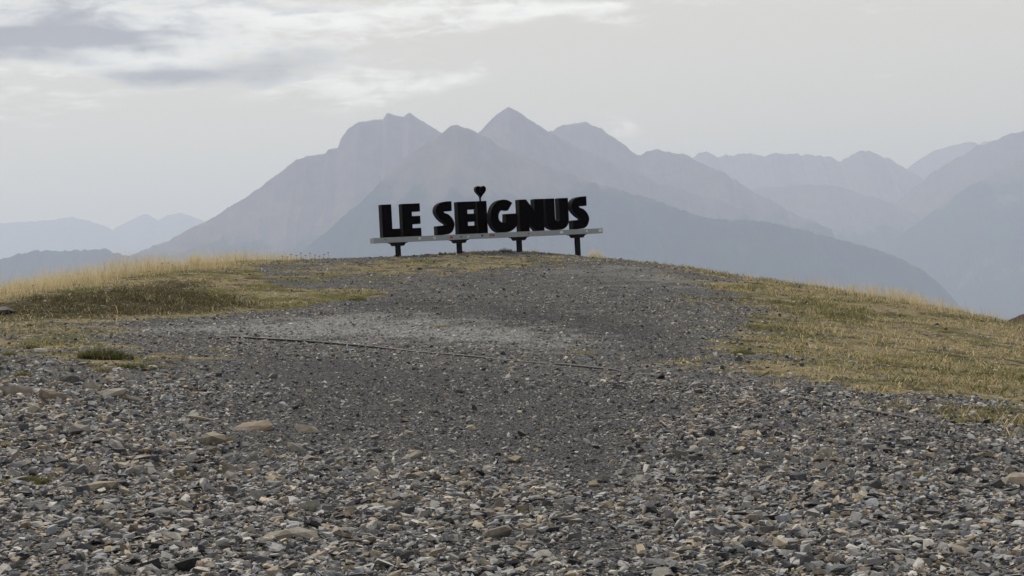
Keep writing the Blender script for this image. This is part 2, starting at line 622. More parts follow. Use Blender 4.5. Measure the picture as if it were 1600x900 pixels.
def mountain(name, label, crest, Y, mat, run=1900, steep=.62, dY=0.0, n=420, m_=38, rough=.6, seed=0, base=-800, gully=1.0, back=True):
    if Y > 1000:
        Y, run, dY = Y * 2, run * 2, dY * 2
    """a ridge: crest read off the skyline at distance Y (dY = how much farther its far end lies), with real flanks both sides"""
    c = catmull(crest, n)
    t = np.linspace(0, 1, n)
    span = (c[-1, 0] - c[0, 0]) / 900
    jag = 1.5 * rough * (2.6 * fbm(t * 30 * span + seed * 7, t * 0 + seed, 3) + 1.9 * fbm(t * 120 * span + seed, t * 0 + seed * 3, 3, .7))
    Yc = Y + dY * (t - .5) + Y * .025 * fbm(t * 5 + seed * 3.1, t * 0 + 2.2, 2)
    P = np.array([at(c[i, 0], c[i, 1] - jag[i], Yc[i]) for i in range(n)])
    sides = []
    for sgn in ((-1, 1) if back else (-1,)):
        w = (np.linspace(0, 1, m_ if sgn < 0 else 9) ** 1.5) * run * (1 if sgn < 0 else .8)
        rows = []
        for k, wk in enumerate(w):
            X = P[:, 0] * (1 + .0 * wk)
            Yk = P[:, 1] + sgn * wk
            drop = steep * wk * (1.12 - .30 * wk / run)
            s = P[:, 0]
            rid = np.abs(fbm((s + .45 * sgn * wk + seed * 913) / (Y * .055), (wk + seed * 77) / (Y * .16), 4, .55))
            rid2 = np.abs(fbm((s - .3 * wk) / (Y * .017) + seed, wk / (Y * .05), 3))
            z = P[:, 2] - drop - gully * (rid * .62 * wk * (1 - .45 * wk / run) + rid2 * .12 * wk * np.exp(-wk / (run * .5)))
            z = np.maximum(z, base + .02 * (P[:, 2] - base))
            rows.append(np.c_[X, Yk, z])
        sides.append(rows)
    if back:
        rows = sides[1][::-1] + sides[0][1:]
    else:
        rows = sides[0]
    V = np.concatenate(rows)
    k = len(rows)
    ii = np.arange(k * n).reshape(k, n)
    Fq = np.stack([ii[:-1, :-1], ii[1:, :-1], ii[1:, 1:], ii[:-1, 1:]], -1).reshape(-1, 4)
    me = new_mesh(name, V, Fq, [mat], smooth=True)
    return tag(put(name, me), label, kind='structure')


mountain('mountain', 'broad grey massif with a steep blunt shoulder and two small teeth', [(60, 470), (170, 410), (250, 380), (285, 365), (320, 347), (350, 330), (380, 311), (410, 292), (432, 274), (445, 264), (462, 249), (480, 243), (507, 241), (515, 234), (528, 231), (533, 215), (545, 200), (560, 192), (598, 187), (604, 177), (618, 180), (631, 184), (640, 177), (660, 189), (690, 206), (760, 260), (860, 330), (980, 420)], 5700, M_ROCK, run=2300, seed=1, dY=900, rough=.8)
mountain('mountain', 'nearer rounded pyramid running down behind the sign to a wooded shoulder at right', [(420, 440), (480, 385), (560, 318), (620, 256), (660, 226), (690, 207), (705, 197), (716, 195), (728, 200), (742, 206), (790, 231), (830, 249), (870, 265), (920, 283), (1000, 305), (1050, 322), (1090, 335), (1130, 343), (1165, 345), (1200, 348), (1240, 356), (1300, 370), (1350, 385), (1400, 403), (1440, 422), (1470, 446), (1500, 478), (1530, 520), (1570, 560)], 5050, M_WOOD, run=2100, seed=2, dY=300, rough=.9)
mountain('mountain', 'sharp pointed central peak, tallest on the skyline', [(640, 330), (700, 260), (750, 205), (765, 190), (780, 175), (794, 164), (805, 170), (818, 180), (835, 192), (858, 206), (930, 242), (1000, 272), (1080, 300), (1180, 330)], 5800, M_ROCK, run=2200, seed=4, dY=600, rough=.8)
mountain('mountain', 'dome-topped peak joined to the pointed peak by a saddle', [(760, 300), (810, 245), (858, 206), (875, 197), (900, 192), (914, 190), (932, 197), (960, 215), (985, 232), (1001, 241), (1008, 236), (1020, 235), (1048, 238), (1075, 243), (1105, 256), (1135, 272), (1165, 292), (1230, 330), (1300, 360)], 6400, M_ROCK, run=2100, seed=5, dY=-400, rough=1.0)
mountain('mountain', 'far wavy ridge of several small rounded summits', [(1020, 300), (1060, 262), (1085, 245), (1092, 238), (1104, 236), (1122, 244), (1135, 240), (1150, 239), (1172, 239), (1195, 246), (1212, 240), (1240, 239), (1262, 241), (1282, 240), (1300, 246), (1312, 252), (1330, 244), (1344, 238), (1372, 237), (1390, 247), (1416, 263), (1450, 285), (1500, 320)], 9000, M_ROCK, run=2300, seed=6, rough=1.3)
mountain('mountain', 'pale far ridge rising behind the right-hand slope', [(1340, 320), (1380, 288), (1416, 263), (1440, 245), (1465, 232), (1490, 225), (1515, 222), (1532, 225), (1545, 223), (1600, 230), (1700, 240)], 10500, M_ROCK, run=2300, seed=7, rough=1.1)
mountain('mountain', 'mid-distance valley shoulders below the far ridge', [(980, 330), (1060, 318), (1130, 312), (1170, 296), (1230, 290), (1290, 288), (1330, 298), (1380, 312), (1420, 330), (1500, 370)], 7600, M_ROCK, run=2100, seed=13, rough=.5)
mountain('mountain', 'big slope rising to the right edge, behind the bluest slope', [(1250, 420), (1320, 362), (1380, 326), (1430, 292), (1470, 263), (1500, 246), (1530, 230), (1552, 220), (1572, 212), (1600, 205), (1680, 190), (1800, 200), (1950, 250)], 7600, M_ROCK, run=2600, seed=8, dY=-900, rough=1.1)
mountain('mountain', 'nearest bluish slope at the right edge, dropping into the valley', [(1330, 440), (1390, 380), (1440, 344), (1490, 306), (1540, 276), (1600, 244), (1700, 210), (1850, 190), (2000, 230)], 7000, M_WOOD, run=2600, seed=9, dY=-500, rough=.7)
mountain('mountain', 'palest farthest ridge low on the left', [(-500, 380), (-300, 360), (-150, 356), (0, 348), (50, 345), (85, 343), (112, 338), (135, 343), (158, 352), (176, 359), (198, 346), (222, 337), (232, 337), (246, 343), (262, 336), (280, 333), (300, 338), (322, 346), (380, 360), (460, 380)], 12800, M_ROCK, run=2300, seed=10, rough=.8)
mountain('mountain', 'low wooded hill at the left edge above the tall grass', [(-400, 430), (-200, 425), (-60, 416), (0, 403), (25, 396), (42, 393), (58, 390), (85, 391), (110, 392), (140, 388), (166, 387), (178, 394), (200, 402), (240, 412), (330, 440)], 5400, M_WOOD, run=1700, seed=11, rough=1.0)
mountain('hill', 'small dark brown hillside peeping over the grass at the right edge', [(1480, 560), (1530, 524), (1560, 507), (1578, 499), (1600, 490), (1650, 474), (1750, 455), (1900, 460), (2050, 520)], 230, M_BROWN, run=500, seed=12, rough=.3, base=-790, gully=.5)

# valley floor under everything
nt = NT('valley_mat')
Pv = nt.pos()
nt.base(nt.mix(nt.step(nt.noise(Pv, .0015, 7, .6), .4, .6), (.03, .04, .022), (.085, .08, .045)))
k = np.linspace(-1, 1, 60)
VX, VY = np.meshgrid(np.sign(k) * np.abs(k) ** 1.3 * 31000, np.linspace(-7500, 31000, 90))
VZ = -810 + 12 * fbm(VX * .0012, VY * .0012, 4) - 12
ii = np.arange(VX.size).reshape(VX.shape)
Fq = np.stack([ii[:-1, :-1], ii[:-1, 1:], ii[1:, 1:], ii[1:, :-1]], -1).reshape(-1, 4)
tag(put('valley_floor', new_mesh('valley_floor', np.c_[VX.ravel(), VY.ravel(), VZ.ravel()], Fq, [nt.m], True)), 'deep valley floor far below the knoll', kind='structure')

# ------------------------------------------------------------------ haze
hz = bpy.data.materials.new('haze_mat')
hz.use_nodes = True
hz.node_tree.nodes.clear()
pv = hz.node_tree.nodes.new('ShaderNodeVolumePrincipled')
ho = hz.node_tree.nodes.new('ShaderNodeOutputMaterial')
hz.node_tree.links.new(pv.outputs[0], ho.inputs['Volume'])
pv.inputs['Color'].default_value = (0.575, 0.672, 0.925, 1)
pv.inputs['Absorption Color'].default_value = (.25, .25, .25, 1)
pv.inputs['Density'].default_value = 0.97e-4
pv.inputs['Anisotropy'].default_value = 0.2
x0, x1, y0, y1, z0, z1 = -32000, 32000, -8000, 32000, -836, 1360
Vb = [(x, y, z) for x in (x0, x1) for y in (y0, y1) for z in (z0, z1)]
Fb = [(0, 1, 3, 2), (4, 6, 7, 5), (0, 4, 5, 1), (2, 3, 7, 6), (0, 2, 6, 4), (1, 5, 7, 3)]
tag(put('haze', new_mesh('haze', np.array(Vb, float), Fb, [hz])), kind='stuff')

# ------------------------------------------------------------------ the sign
def simple_mat(name, c, rough=.6, spec=.4, metal=0.0, var=.25, nscale=6.0, bump=0.0):
    nt = NT(name)
    g = nt.n('ShaderNodeTexCoord')
    nz = nt.noise(g.outputs['Object'], nscale, 6, .65)
    nt.base(nt.mix(nz, tuple(x * (1 - var) for x in c), tuple(x * (1 + var) for x in c)))
    nt.b.inputs['Roughness'].default_value = rough
    nt.b.inputs['Specular IOR Level'].default_value = spec
    nt.b.inputs['Metallic'].default_value = metal
    if bump:
        nt.bump(nz, bump, .01)
    return nt.m


M_FACE = simple_mat('letter_face', (.0024, .0015, .0017), .95, .0, var=.5, nscale=4)
M_SIDE = simple_mat('letter_side', (.036, .035, .037), .8, .0, var=.3, nscale=8)
M_GALV = simple_mat('galvanised', (.25, .275, .305), .6, .4, .25, var=.16, nscale=9)
M_POST = simple_mat('post_steel', (.006, .006, .008), .7, .15, var=.4)
M_STW = simple_mat('sticker_white', (.55, .55, .55), .6)
M_STR = simple_mat('sticker_red', (.26, .06, .07), .6)
M_STB = simple_mat('sticker_blue', (.025, .035, .09), .6)
M_STK = simple_mat('sticker_dark', (.02, .02, .025), .6)

YAW = math.radians(20)
SD = np.array([math.cos(YAW), math.sin(YAW), 0])
SN = np.array([-math.sin(YAW), math.cos(YAW), 0])          # away from the camera


SP = at(583.7, 380.2, 62.3)


def plane(px, py):
    d = ray(px, py)
    t = np.dot(SP - EYE, SN) / np.dot(d, SN)
    return EYE + d * t


PR = plane(941.5, 364.2)
EX = PR - SP
BEAM_L = np.linalg.norm(EX)
EX /= BEAM_L
EZ = np.cross(EX, SN)
EZ /= np.linalg.norm(EZ)
if EZ[2] < 0:
    EZ = -EZ
EN = SN
S_of = lambda px, py: (float(np.dot(plane(px, py) - SP, EX)), float(np.dot(plane(px, py) - SP, EZ)))
base_row = lambda px: 371.4 + (px - 598.7) * (356.6 - 371.4) / (912.5 - 598.7)
CAP = S_of(597.0, 319.8)[1] - S_of(598.7, 371.3)[1]
BASE_H = S_of(598.7, 371.4)[1]
DEPTH = .44
sign = bpy.data.objects.new('letter_sign', None)
COL.objects.link(sign)
g0 = SP + EX * BEAM_L * .5
ROOT = np.array([g0[0], g0[1], float(T(g0[0], g0[1]))])
sign.location = ROOT
tag(sign, 'large black free-standing letter sign on a galvanised beam at the top of the knoll', 'sign')


def prism(name, outline, d0, d1, mats, parent=sign, two=True, origin=ROOT):
    """outline in sign-plane metres (s, h); d0..d1 = depth behind the front plane"""
    n = len(outline)
    V = []
    for d in (d0, d1):
        for (s, h) in outline:
            V.append(SP + EX * s + EZ * h + EN * d - origin)
    a = sum(outline[i][0] * outline[(i + 1) % n][1] - outline[(i + 1) % n][0] * outline[i][1] for i in range(n))
    order = list(range(n)) if a > 0 else list(range(n))[::-1]
    Fc = [order, [n + i for i in order[::-1]]]
    fm = [0, 0]
    for j in range(n):
        i, k = order[j], order[(j + 1) % n]
        Fc.append([k, i, n + i, n + k])
        fm.append(1 if len(mats) > 1 else 0)
    me = new_mesh(name, np.array(V), Fc, mats, fmat=fm)
    return put(name, me, parent)


GAPH = BASE_H + .004


def norm_letter(pts, pxl, pxr):
    s0, s1 = S_of(pxl, base_row(pxl))[0], S_of(pxr, base_row(pxr))[0]
    return [(s0 + (s1 - s0) * x, GAPH + CAP * y) for x, y in pts]


L_ = [(0, 0), (1, 0), (1, .255), (.545, .255), (.545, 1), (0, 1)]
E_ = [(0, 0), (1, 0), (1, .25), (.53, .25), (.53, .375), (.98, .375), (.98, .62), (.53, .62), (.53, .755), (.985, .755), (.985, 1), (0, 1)]
I_ = [(0, 0), (1, 0), (1, 1), (0, 1)]
N_ = [(0, 0), (.385, 0), (.385, .32), (.67, 0), (1, 0), (1, 1), (.63, 1), (.63, .62), (.296, 1), (0, 1)]
U_ = [(0, 1), (0, .34)]
for k in range(1, 24):
    t = math.pi * k / 24
    ca, sa = math.cos(t), math.sin(t)
    U_.append((.5 - .5 * math.copysign(abs(ca) ** .85, ca), .34 - .34 * abs(sa) ** .85))
U_ += [(1, .34), (1, 1), (.6, 1), (.6, .36)]
for k in range(1, 9):
    t = math.pi * k / 9
    U_.append((.5 + .1 * math.cos(t), .36 - .085 * math.sin(t)))
U_ += [(.4, .36), (.4, 1)]


def smooth_path(segs):
    """segs: list of ('c', pts) smoothed through, or ('l', pts) kept"""
    out = []
    for kind, p in segs:
        p = np.array(p, float)
        if kind == 'l':
            out += [tuple(q) for q in p]
            continue
        q = np.vstack([2 * p[0] - p[1], p, 2 * p[-1] - p[-2]])
        for i in range(1, len(q) - 2):
            for t in np.linspace(0, 1, 6)[:-1]:
                a, b, c, d = q[i - 1], q[i], q[i + 1], q[i + 2]
                out.append(tuple(.5 * (2 * b + (c - a) * t + (2 * a - 5 * b + 4 * c - d) * t * t + (3 * b - a - 3 * c + d) * t ** 3)))
        out.append(tuple(p[-1]))
    return out


S_uv = smooth_path([
    ('l', [(130, 763)]), ('l', [(122, 630)]),
    ('l', [(262, 618)]), ('c', [(262, 600), (205, 565), (150, 510), (113, 450), (104, 395), (122, 338), (165, 296), (235, 272), (333, 265)]),
    ('l', [(338, 408)]), ('c', [(236, 413), (220, 422), (240, 440), (290, 460), (345, 515), (378, 592), (371, 655), (345, 712), (300, 746), (240, 758)])])
G_uv = smooth_path([
    ('l', [(598, 420), (402, 430), (402, 572)]),
    ('c', [(402, 580), (365, 588), (325, 575), (290, 545), (273, 500), (273, 450), (290, 400), (322, 366), (360, 357), (400, 362), (437, 371)]),
    ('c', [(513, 235), (440, 192), (360, 178), (285, 192), (215, 238), (165, 315), (135, 415), (130, 500), (146, 595), (185, 675), (240, 730), (310, 757), (385, 757), (470, 740), (540, 698), (585, 645), (603, 590)])])


def uv_letter(uv, ox, oy, sc):
    q = [S_of(ox + u / sc, oy + v / sc) for u, v in uv]
    return [(s, max(h, GAPH)) for s, h in q]


S1 = uv_letter(S_uv, 670, 286, 9.38)
S_off = S_of(894.6, base_row(894.6))[0] - S_of(682.6, base_row(682.6))[0]
S2 = [(s + S_off, h) for s, h in S1]
letters = [('L', norm_letter(L_, 598.7, 626.6)), ('E', norm_letter(E_, 630.4, 658.9)), ('S', S1), ('E', norm_letter(E_, 717.2, 745.4)),
           ('I', norm_letter(I_, 747.6, 762.6)), ('G', uv_letter(G_uv, 755, 296, 11.25)), ('N', norm_letter(N_, 813.4, 851.0)),
           ('U', norm_letter(U_, 854.3, 889.8)), ('S', S2)]
for ch, out in letters:
    o = prism('letter', out, .003, DEPTH, [M_FACE, M_SIDE])
    o['label'] = 'block letter ' + ch
# heart on its stalk
hc_s, hc_top = S_of(751.4, 290.4)
_, hc_bot = S_of(752.4, 308.8)
HW = (S_of(759.2, 300)[0] - S_of(743.4, 300)[0]) / 2
hp = []
for k in range(48):
    t = 2 * math.pi * k / 48
    hx = 16 * math.sin(t) ** 3
    hy = 13 * math.cos(t) - 5 * math.cos(2 * t) - 2 * math.cos(3 * t) - math.cos(4 * t)
    hp.append((hc_s + .02 + hx / 16 * HW, hc_bot + (hy + 17) / 28.9 * (hc_top - hc_bot)))
heart = prism('heart', hp, .06, .34, [M_FACE, M_SIDE])
heart['label'] = 'black heart standing on a short stalk as the dot of the I'
ht = GAPH + CAP
prism('stalk', [(hc_s - .02, ht - .0), (hc_s + .04, ht), (hc_s + .04, hc_bot + .03), (hc_s - .02, hc_bot + .03)], .17, .23, [M_POST], parent=heart)

# beam of five galvanised lengths
BH = BASE_H                                   # beam top = letters' base
joints = [0.0] + [S_of(px, base_row(px) + 4)[0] for px in (628.7, 726.3, 820.5, 911.0)] + [BEAM_L]
panels = []
for i in range(5):
    a, b = joints[i], joints[i + 1]
    b2 = b - (.006 if i < 4 else 0)
    panels.append(prism('beam_panel', [(a, 0), (b2, 0), (b2, BH), (a, BH)], -.02, DEPTH + .04, [M_GALV]))


def disc(px, row_off, r, mat, kind='round'):
    s, h = S_of(px, base_row(px) + row_off)
    pan = panels[max(i for i in range(5) if joints[i] <= s)]
    if kind == 'round':
        o = [(s + r * math.cos(k * .524), h + r * math.sin(k * .524)) for k in range(12)]
    else:
        o = [(s - r, h - r * .7)] + [(s - r * math.cos(k * .4488), h - r * .7 + r * 1.5 * math.sin(k * .4488)) for k in range(1, 7)] + [(s + r, h - r * .7)]
    prism('sticker', o, -.0245, -.0185, [mat], parent=pan)


A7 = lambda u: 570 + u / 7.5
B7 = lambda u: 750 + u / 7.2
disc(A7(237), 3.2, .022, M_STK)
disc(A7(640), 3.8, .05, M_STW)
disc(A7(815), 4.2, .055, M_STW)
disc(A7(815), 4.3, .026, M_STB)
disc(A7(1013), 4.2, .075, M_STR, 'arch')
disc(A7(1128), 4.4, .035, M_STB)
disc(A7(1210), 4.8, .04, M_STW)
disc(A7(1375), 4.0, .045, M_STB)
disc(B7(122), 4.0, .062, M_STR)
disc(B7(122), 4.4, .034, M_STW)
disc(B7(152), 4.2, .035, M_STK)
disc(B7(545), 4.0, .045, M_STR, 'arch')
disc(B7(915), 4.4, .075, M_STW, 'arch')
disc(B7(1200), 4.6, .04, M_STW)
disc(B7(1350), 4.6, .075, M_STW, 'arch')

# posts with flared heads
post_px = (621.3, 717.3, 811.2, 902.4)
post_feet = []
for px in post_px:
    s = S_of(px, base_row(px) + 12)[0] + .07
    mid = .22
    foot = SP + EX * s + EN * mid
    zf = float(T(foot[0], foot[1])) - .35
    hf = zf - foot[2]
    post_feet.append(foot)
    # I-section column
    w, fl = .082, .022
    I_o = [(-w, -.10), (w, -.10), (w, -.10 + fl), (.018, -.10 + fl), (.018, .10 - fl), (w, .10 - fl), (w, .10), (-w, .10), (-w, .10 - fl), (-.018, .10 - fl), (-.018, -.10 + fl), (-w, -.10 + fl)]
    V = []
    for hh in (hf, -.138):
        for (a, b) in I_o:
            V.append(SP + EX * (s + a) + EN * (mid + b) + EZ * hh - ROOT)
    n = len(I_o)
    Fc = [list(range(n))[::-1], [n + i for i in range(n)]] + [[i, (i + 1) % n, n + (i + 1) % n, n + i] for i in range(n)]
    p = put('post', new_mesh('post', np.array(V), Fc, [M_POST]), sign)
    br = [(s - .19, -.138), (s + .19, -.138), (s + .27, -.028), (s - .27, -.028)]
    prism('bracket', br, .02, .42, [M_POST], parent=p)
    prism('flange', [(s - .33, -.0265), (s + .33, -.0265), (s + .33, -.002), (s - .33, -.002)], -.01, .46, [M_POST], parent=p)

# ------------------------------------------------------------------ stones
def shard(seed, flat=.35, npts=11, elong=1.5):
    """angular shale chip: convex hull of scattered points in a flattened slab (unit length about 1)"""
    r = np.random.default_rng(seed)
    bm = bmesh.new()
    k = npts // 2
    ang = np.sort(r.random(k) * 2 * math.pi)
    for lev in (0, 1):
        sh = r.normal(0, .08, 2)
        for a in ang:
            rad = .5 * (.72 + .4 * r.random()) * (1 if lev == 0 else (.62 + .38 * r.random()))
            bm.verts.new((rad * math.cos(a + r.normal(0, .2)) + sh[0], rad * math.sin(a + r.normal(0, .2)) / elong + sh[1], (lev - .5) * flat * (.7 + .6 * r.random())))
    ret = bmesh.ops.convex_hull(bm, input=bm.verts)
    bad = [g for g in ret['geom_interior'] + ret['geom_unused'] if isinstance(g, bmesh.types.BMVert)]
    if bad:
        bmesh.ops.delete(bm, geom=list(set(bad)), context='VERTS')
    bmesh.ops.triangulate(bm, faces=bm.faces)
    bmesh.ops.recalc_face_normals(bm, faces=bm.faces)
    bm.verts.index_update()
    V = np.array([v.co[:] for v in bm.verts])
    Fc = np.array([[v.index for v in f.verts] for f in bm.faces])
    bm.free()
    return V, Fc


SH = [shard(100 + i, flat=[.10, .16, .23, .34][i % 4], npts=[8, 9, 10][i % 3], elong=[1.15, 1.4, 1.8][(i // 2) % 3]) for i in range(28)]
PAL = np.array([(.022, .024, .030), (.045, .047, .055), (.082, .084, .092), (.125, .127, .132), (.18, .18, .182), (.150, .132, .108), (.22, .19, .145), (.25, .245, .235), (.11, .086, .066), (.135, .148, .172)])
PW_COARSE = np.array([.10, .11, .13, .15, .15, .12, .08, .08, .04, .04])
PW_DARK = np.array([.20, .20, .18, .12, .11, .04, .02, .08, .01, .04])


def rotmats(n, tilt):
    a = RNG.random(n) * 2 * math.pi
    tx = RNG.normal(0, 1, n) * tilt
    ty = RNG.normal(0, 1, n) * tilt
    ca, sa = np.cos(a), np.sin(a)
    Rz = np.zeros((n, 3, 3))
    Rz[:, 0, 0], Rz[:, 0, 1], Rz[:, 1, 0], Rz[:, 1, 1], Rz[:, 2, 2] = ca, -sa, sa, ca, 1
    cx, sx = np.cos(tx), np.sin(tx)
    Rx = np.zeros((n, 3, 3))
    Rx[:, 0, 0], Rx[:, 1, 1], Rx[:, 1, 2], Rx[:, 2, 1], Rx[:, 2, 2] = 1, cx, -sx, sx, cx
    cy, sy = np.cos(ty), np.sin(ty)
    Ry = np.zeros((n, 3, 3))
    Ry[:, 1, 1], Ry[:, 0, 0], Ry[:, 0, 2], Ry[:, 2, 0], Ry[:, 2, 2] = 1, cy, sy, -sy, cy
    return Rx @ Ry @ Rz


nt = NT('stone_mat')
ca_ = nt.n('ShaderNodeVertexColor', layer_name='Col')
Ps = nt.pos()
sn1 = nt.noise(Ps, 38, 6, .7)
cs = nt.mix(1.0, ca_.outputs[0], nt.ramp(sn1, [(.25, .62), (.75, 1.38)]), 'MULTIPLY')
nt.base(cs)
nt.bump(nt.noise(Ps, 90, 5, .7), .5, .006)
nt.b.inputs['Roughness'].default_value = .75
M_STONE = nt.m

nt = NT('rock_mat')
oi = nt.n('ShaderNodeObjectInfo')
tcr = nt.n('ShaderNodeTexCoord')
Pr = nt.pos()
rn1 = nt.noise(Pr, 14, 7, .68)
rn2 = nt.noise(Pr, 5, 4, .6)
cr = nt.mix(1.0, oi.outputs['Color'], nt.ramp(rn1, [(.25, .6), (.75, 1.4)]), 'MULTIPLY')
cr = nt.mix(nt.math('MULTIPLY', nt.step(rn2, .52, .66), .45), cr, (.15, .145, .14))
nt.base(cr)
nt.bump(nt.math('ADD', rn1, nt.math('MULTIPLY', nt.noise(Pr, 60, 5, .7), .4)), .6, .014)
nt.b.inputs['Roughness'].default_value = .8
M_ROCKS = nt.m


def scatter(n, dlo, dhi, thw, size_fn, keep_fn, pal_fn, lift, tilt, zs=1.0):
    d = np.sqrt(RNG.random(n) * (dhi ** 2 - dlo ** 2) + dlo ** 2)
    th = (RNG.random(n) * 2 - 1) * thw
    x, y = d * np.sin(th), d * np.cos(th)
    g, b, p, k = zones(x, y)
    m = RNG.random(n) < keep_fn(x, y, d, g, b, p, k)
    x, y, d, g, k, p = x[m], y[m], d[m], g[m], k[m], p[m]
    n = len(x)
    s = size_fn(n, x, y, d, k, p)
    z = T(x, y)
    R_ = rotmats(n, tilt)
    R_[:, :, 2] *= zs
    return x, y, z + s * lift * RNG.random(n), s, R_, pal_fn(n, k, g, p)


def pal_pick(n, k, g, p):
    u = RNG.random(n)
    cc, cd = np.cumsum(PW_COARSE / PW_COARSE.sum()), np.cumsum(PW_DARK / PW_DARK.sum())
    ic = np.searchsorted(cc, u).clip(0, 9)
    idk = np.searchsorted(cd, u).clip(0, 9)
    i = np.where(RNG.random(n) < k * .9 + .05, idk, ic)
    c = PAL[i] * (1.16 + .76 * RNG.random((n, 1)))
    c = c * (1 - p[:, None] * .72) + np.array([.31, .312, .322]) * (.7 + .6 * RNG.random((n, 1))) * p[:, None] * .72
    return c * np.array([1.02, 1.01, 1.02])


coarse = lambda x, y: sstep(fbm(x * .8 + 5, y * .8, 3), -.5, .5)
batches = []
# near bed, coarse rubble
batches.append(scatter(66000, 6.5, 13.5, .37, lambda n, x, y, d, k, p: np.clip(np.exp(RNG.normal(math.log(.043), .46, n)), .018, .15) * (1 - .45 * k),
                       lambda x, y, d, g, b, p, k: (1 - .68 * k) * (1 - .35 * g) * (.75 + .25 * coarse(x, y)), pal_pick, .35, .22))
batches.append(scatter(72000, 13.5, 23, .36, lambda n, x, y, d, k, p: np.clip(np.exp(RNG.normal(math.log(.043), .45, n)), .022, .15) * (1 - .40 * k) * np.where(x < -2.5, 1.15, 1),
                       lambda x, y, d, g, b, p, k: (1 - .55 * k) * (1 - .75 * g) * (1 - .5 * p) * (.55 + .45 * coarse(x, y)), pal_pick, .3, .24, 1.35))
batches.append(scatter(42000, 23, 45, .34, lambda n, x, y, d, k, p: np.clip(np.exp(RNG.normal(math.log(.055), .38, n)), .035, .15) * (1 - .3 * k),
                       lambda x, y, d, g, b, p, k: (1 - .4 * k) * (1 - .86 * g) * (1 - .3 * b), pal_pick, .15, .22, 1.7))
batches.append(scatter(15000, 45, 66, .34, lambda n, x, y, d, k, p: np.clip(np.exp(RNG.normal(math.log(.07), .35, n)), .04, .17),
                       lambda x, y, d, g, b, p, k: (1 - .62 * g) * (1 - .3 * k), pal_pick, .12, .2, 1.9))


# slabby rubble on the left-hand slope
batches.append(scatter(900, 13, 28, .34, lambda n, x, y, d, k, p: np.clip(np.exp(RNG.normal(math.log(.15), .35, n)), .09, .34),
                       lambda x, y, d, g, b, p, k: (np.arctan2(x, y) < -.13) * sstep(-np.arctan2(x, y), .11, .24) * (1 - .6 * g) * (1 - .6 * k),
                       lambda n, k, g, p: np.array([(.20, .17, .13), (.16, .14, .115), (.23, .205, .17), (.10, .10, .105), (.15, .15, .15), (.15, .105, .07)])[RNG.integers(0, 6, n)] * (.9 + .4 * RNG.random((n, 1))), .12, .15, .8))


def join_stones(name, label, bs):
    Vs, Fs, Cs, off = [], [], [], 0
    for (x, y, z, s, R, c) in bs:
        kind = RNG.integers(0, len(SH), len(x))
        for j, (V, Fc) in enumerate(SH):
            q = np.where(kind == j)[0]
            if not len(q):
                continue
            P = np.einsum('nij,vj->nvi', R[q], V) * s[q][:, None, None] + np.stack([x[q], y[q], z[q]], -1)[:, None, :]
            Vs.append(P.reshape(-1, 3))
            Fs.append((Fc[None] + (np.arange(len(q)) * len(V))[:, None, None] + off).reshape(-1, 3))
            Cs.append(np.repeat(c[q], len(V), axis=0))
            off += len(q) * len(V)
    me = new_mesh(name, np.concatenate(Vs), np.concatenate(Fs), [M_STONE])
    vcol(me, 'Col', np.concatenate(Cs))
    return tag(put(name, me), label, kind='stuff')


join_stones('gravel', 'loose grey and tan shale gravel covering the knoll', batches)


# single rocks one can point at ---------------------------------------------------
def rock_mesh(name, seed, l, w, h, rough=.045):
    """weathered angular block, about l x w x h metres: hull, cut facets, then fine chips"""
    r = np.random.default_rng(seed)
    bm = bmesh.new()
    k = 8
    ang = np.sort((np.arange(k) + r.random(k) * .9) / k * 2 * math.pi)
    pk = r.normal(0, .13, 2)
    tl = r.normal(0, .17, 2)
    for lev, sc_ in ((0, 1.0), (.6, 1.0), (1.0, .74)):
        for a in ang[::1 if lev < .8 else 2]:
            rad = .5 * (.72 + .42 * r.random()) * sc_
            bm.verts.new(((rad * math.cos(a) + pk[0] * lev) * l, (rad * math.sin(a) + pk[1] * lev) * w, (lev * (.82 + .25 * r.random()) + (0 if lev == 0 else tl[0] * math.cos(a) + tl[1] * math.sin(a))) * h))
    ret = bmesh.ops.convex_hull(bm, input=bm.verts)
    bad = [g for g in ret['geom_interior'] + ret['geom_unused'] if isinstance(g, bmesh.types.BMVert)]
    if bad:
        bmesh.ops.delete(bm, geom=list(set(bad)), context='VERTS')
    bmesh.ops.triangulate(bm, faces=bm.faces)
    bmesh.ops.subdivide_edges(bm, edges=bm.edges, cuts=1, use_grid_fill=True)
    bmesh.ops.triangulate(bm, faces=bm.faces)
    q = min(l, w, h)
    for v in bm.verts:
        o = Vector((fbm(v.co.x / q * .9 + seed, v.co.y / q * .9 + v.co.z / q, 3), fbm(v.co.y / q + seed * 2, v.co.z / q + v.co.x / q, 3), .6 * fbm(v.co.x / q + 9, v.co.y / q + seed, 3)))
        v.co += o * q * rough * 2
    bmesh.ops.recalc_face_normals(bm, faces=bm.faces)
    me = bpy.data.meshes.new(name)
    bm.to_mesh(me)
    bm.free()
    me.materials.append(M_ROCKS)
    return me


GREY, DARK, TAN, RUST, PALE, BLUE = (.125, .122, .118), (.030, .031, .036), (.25, .20, .14), (.20, .13, .075), (.31, .275, .215), (.17, .185, .21)
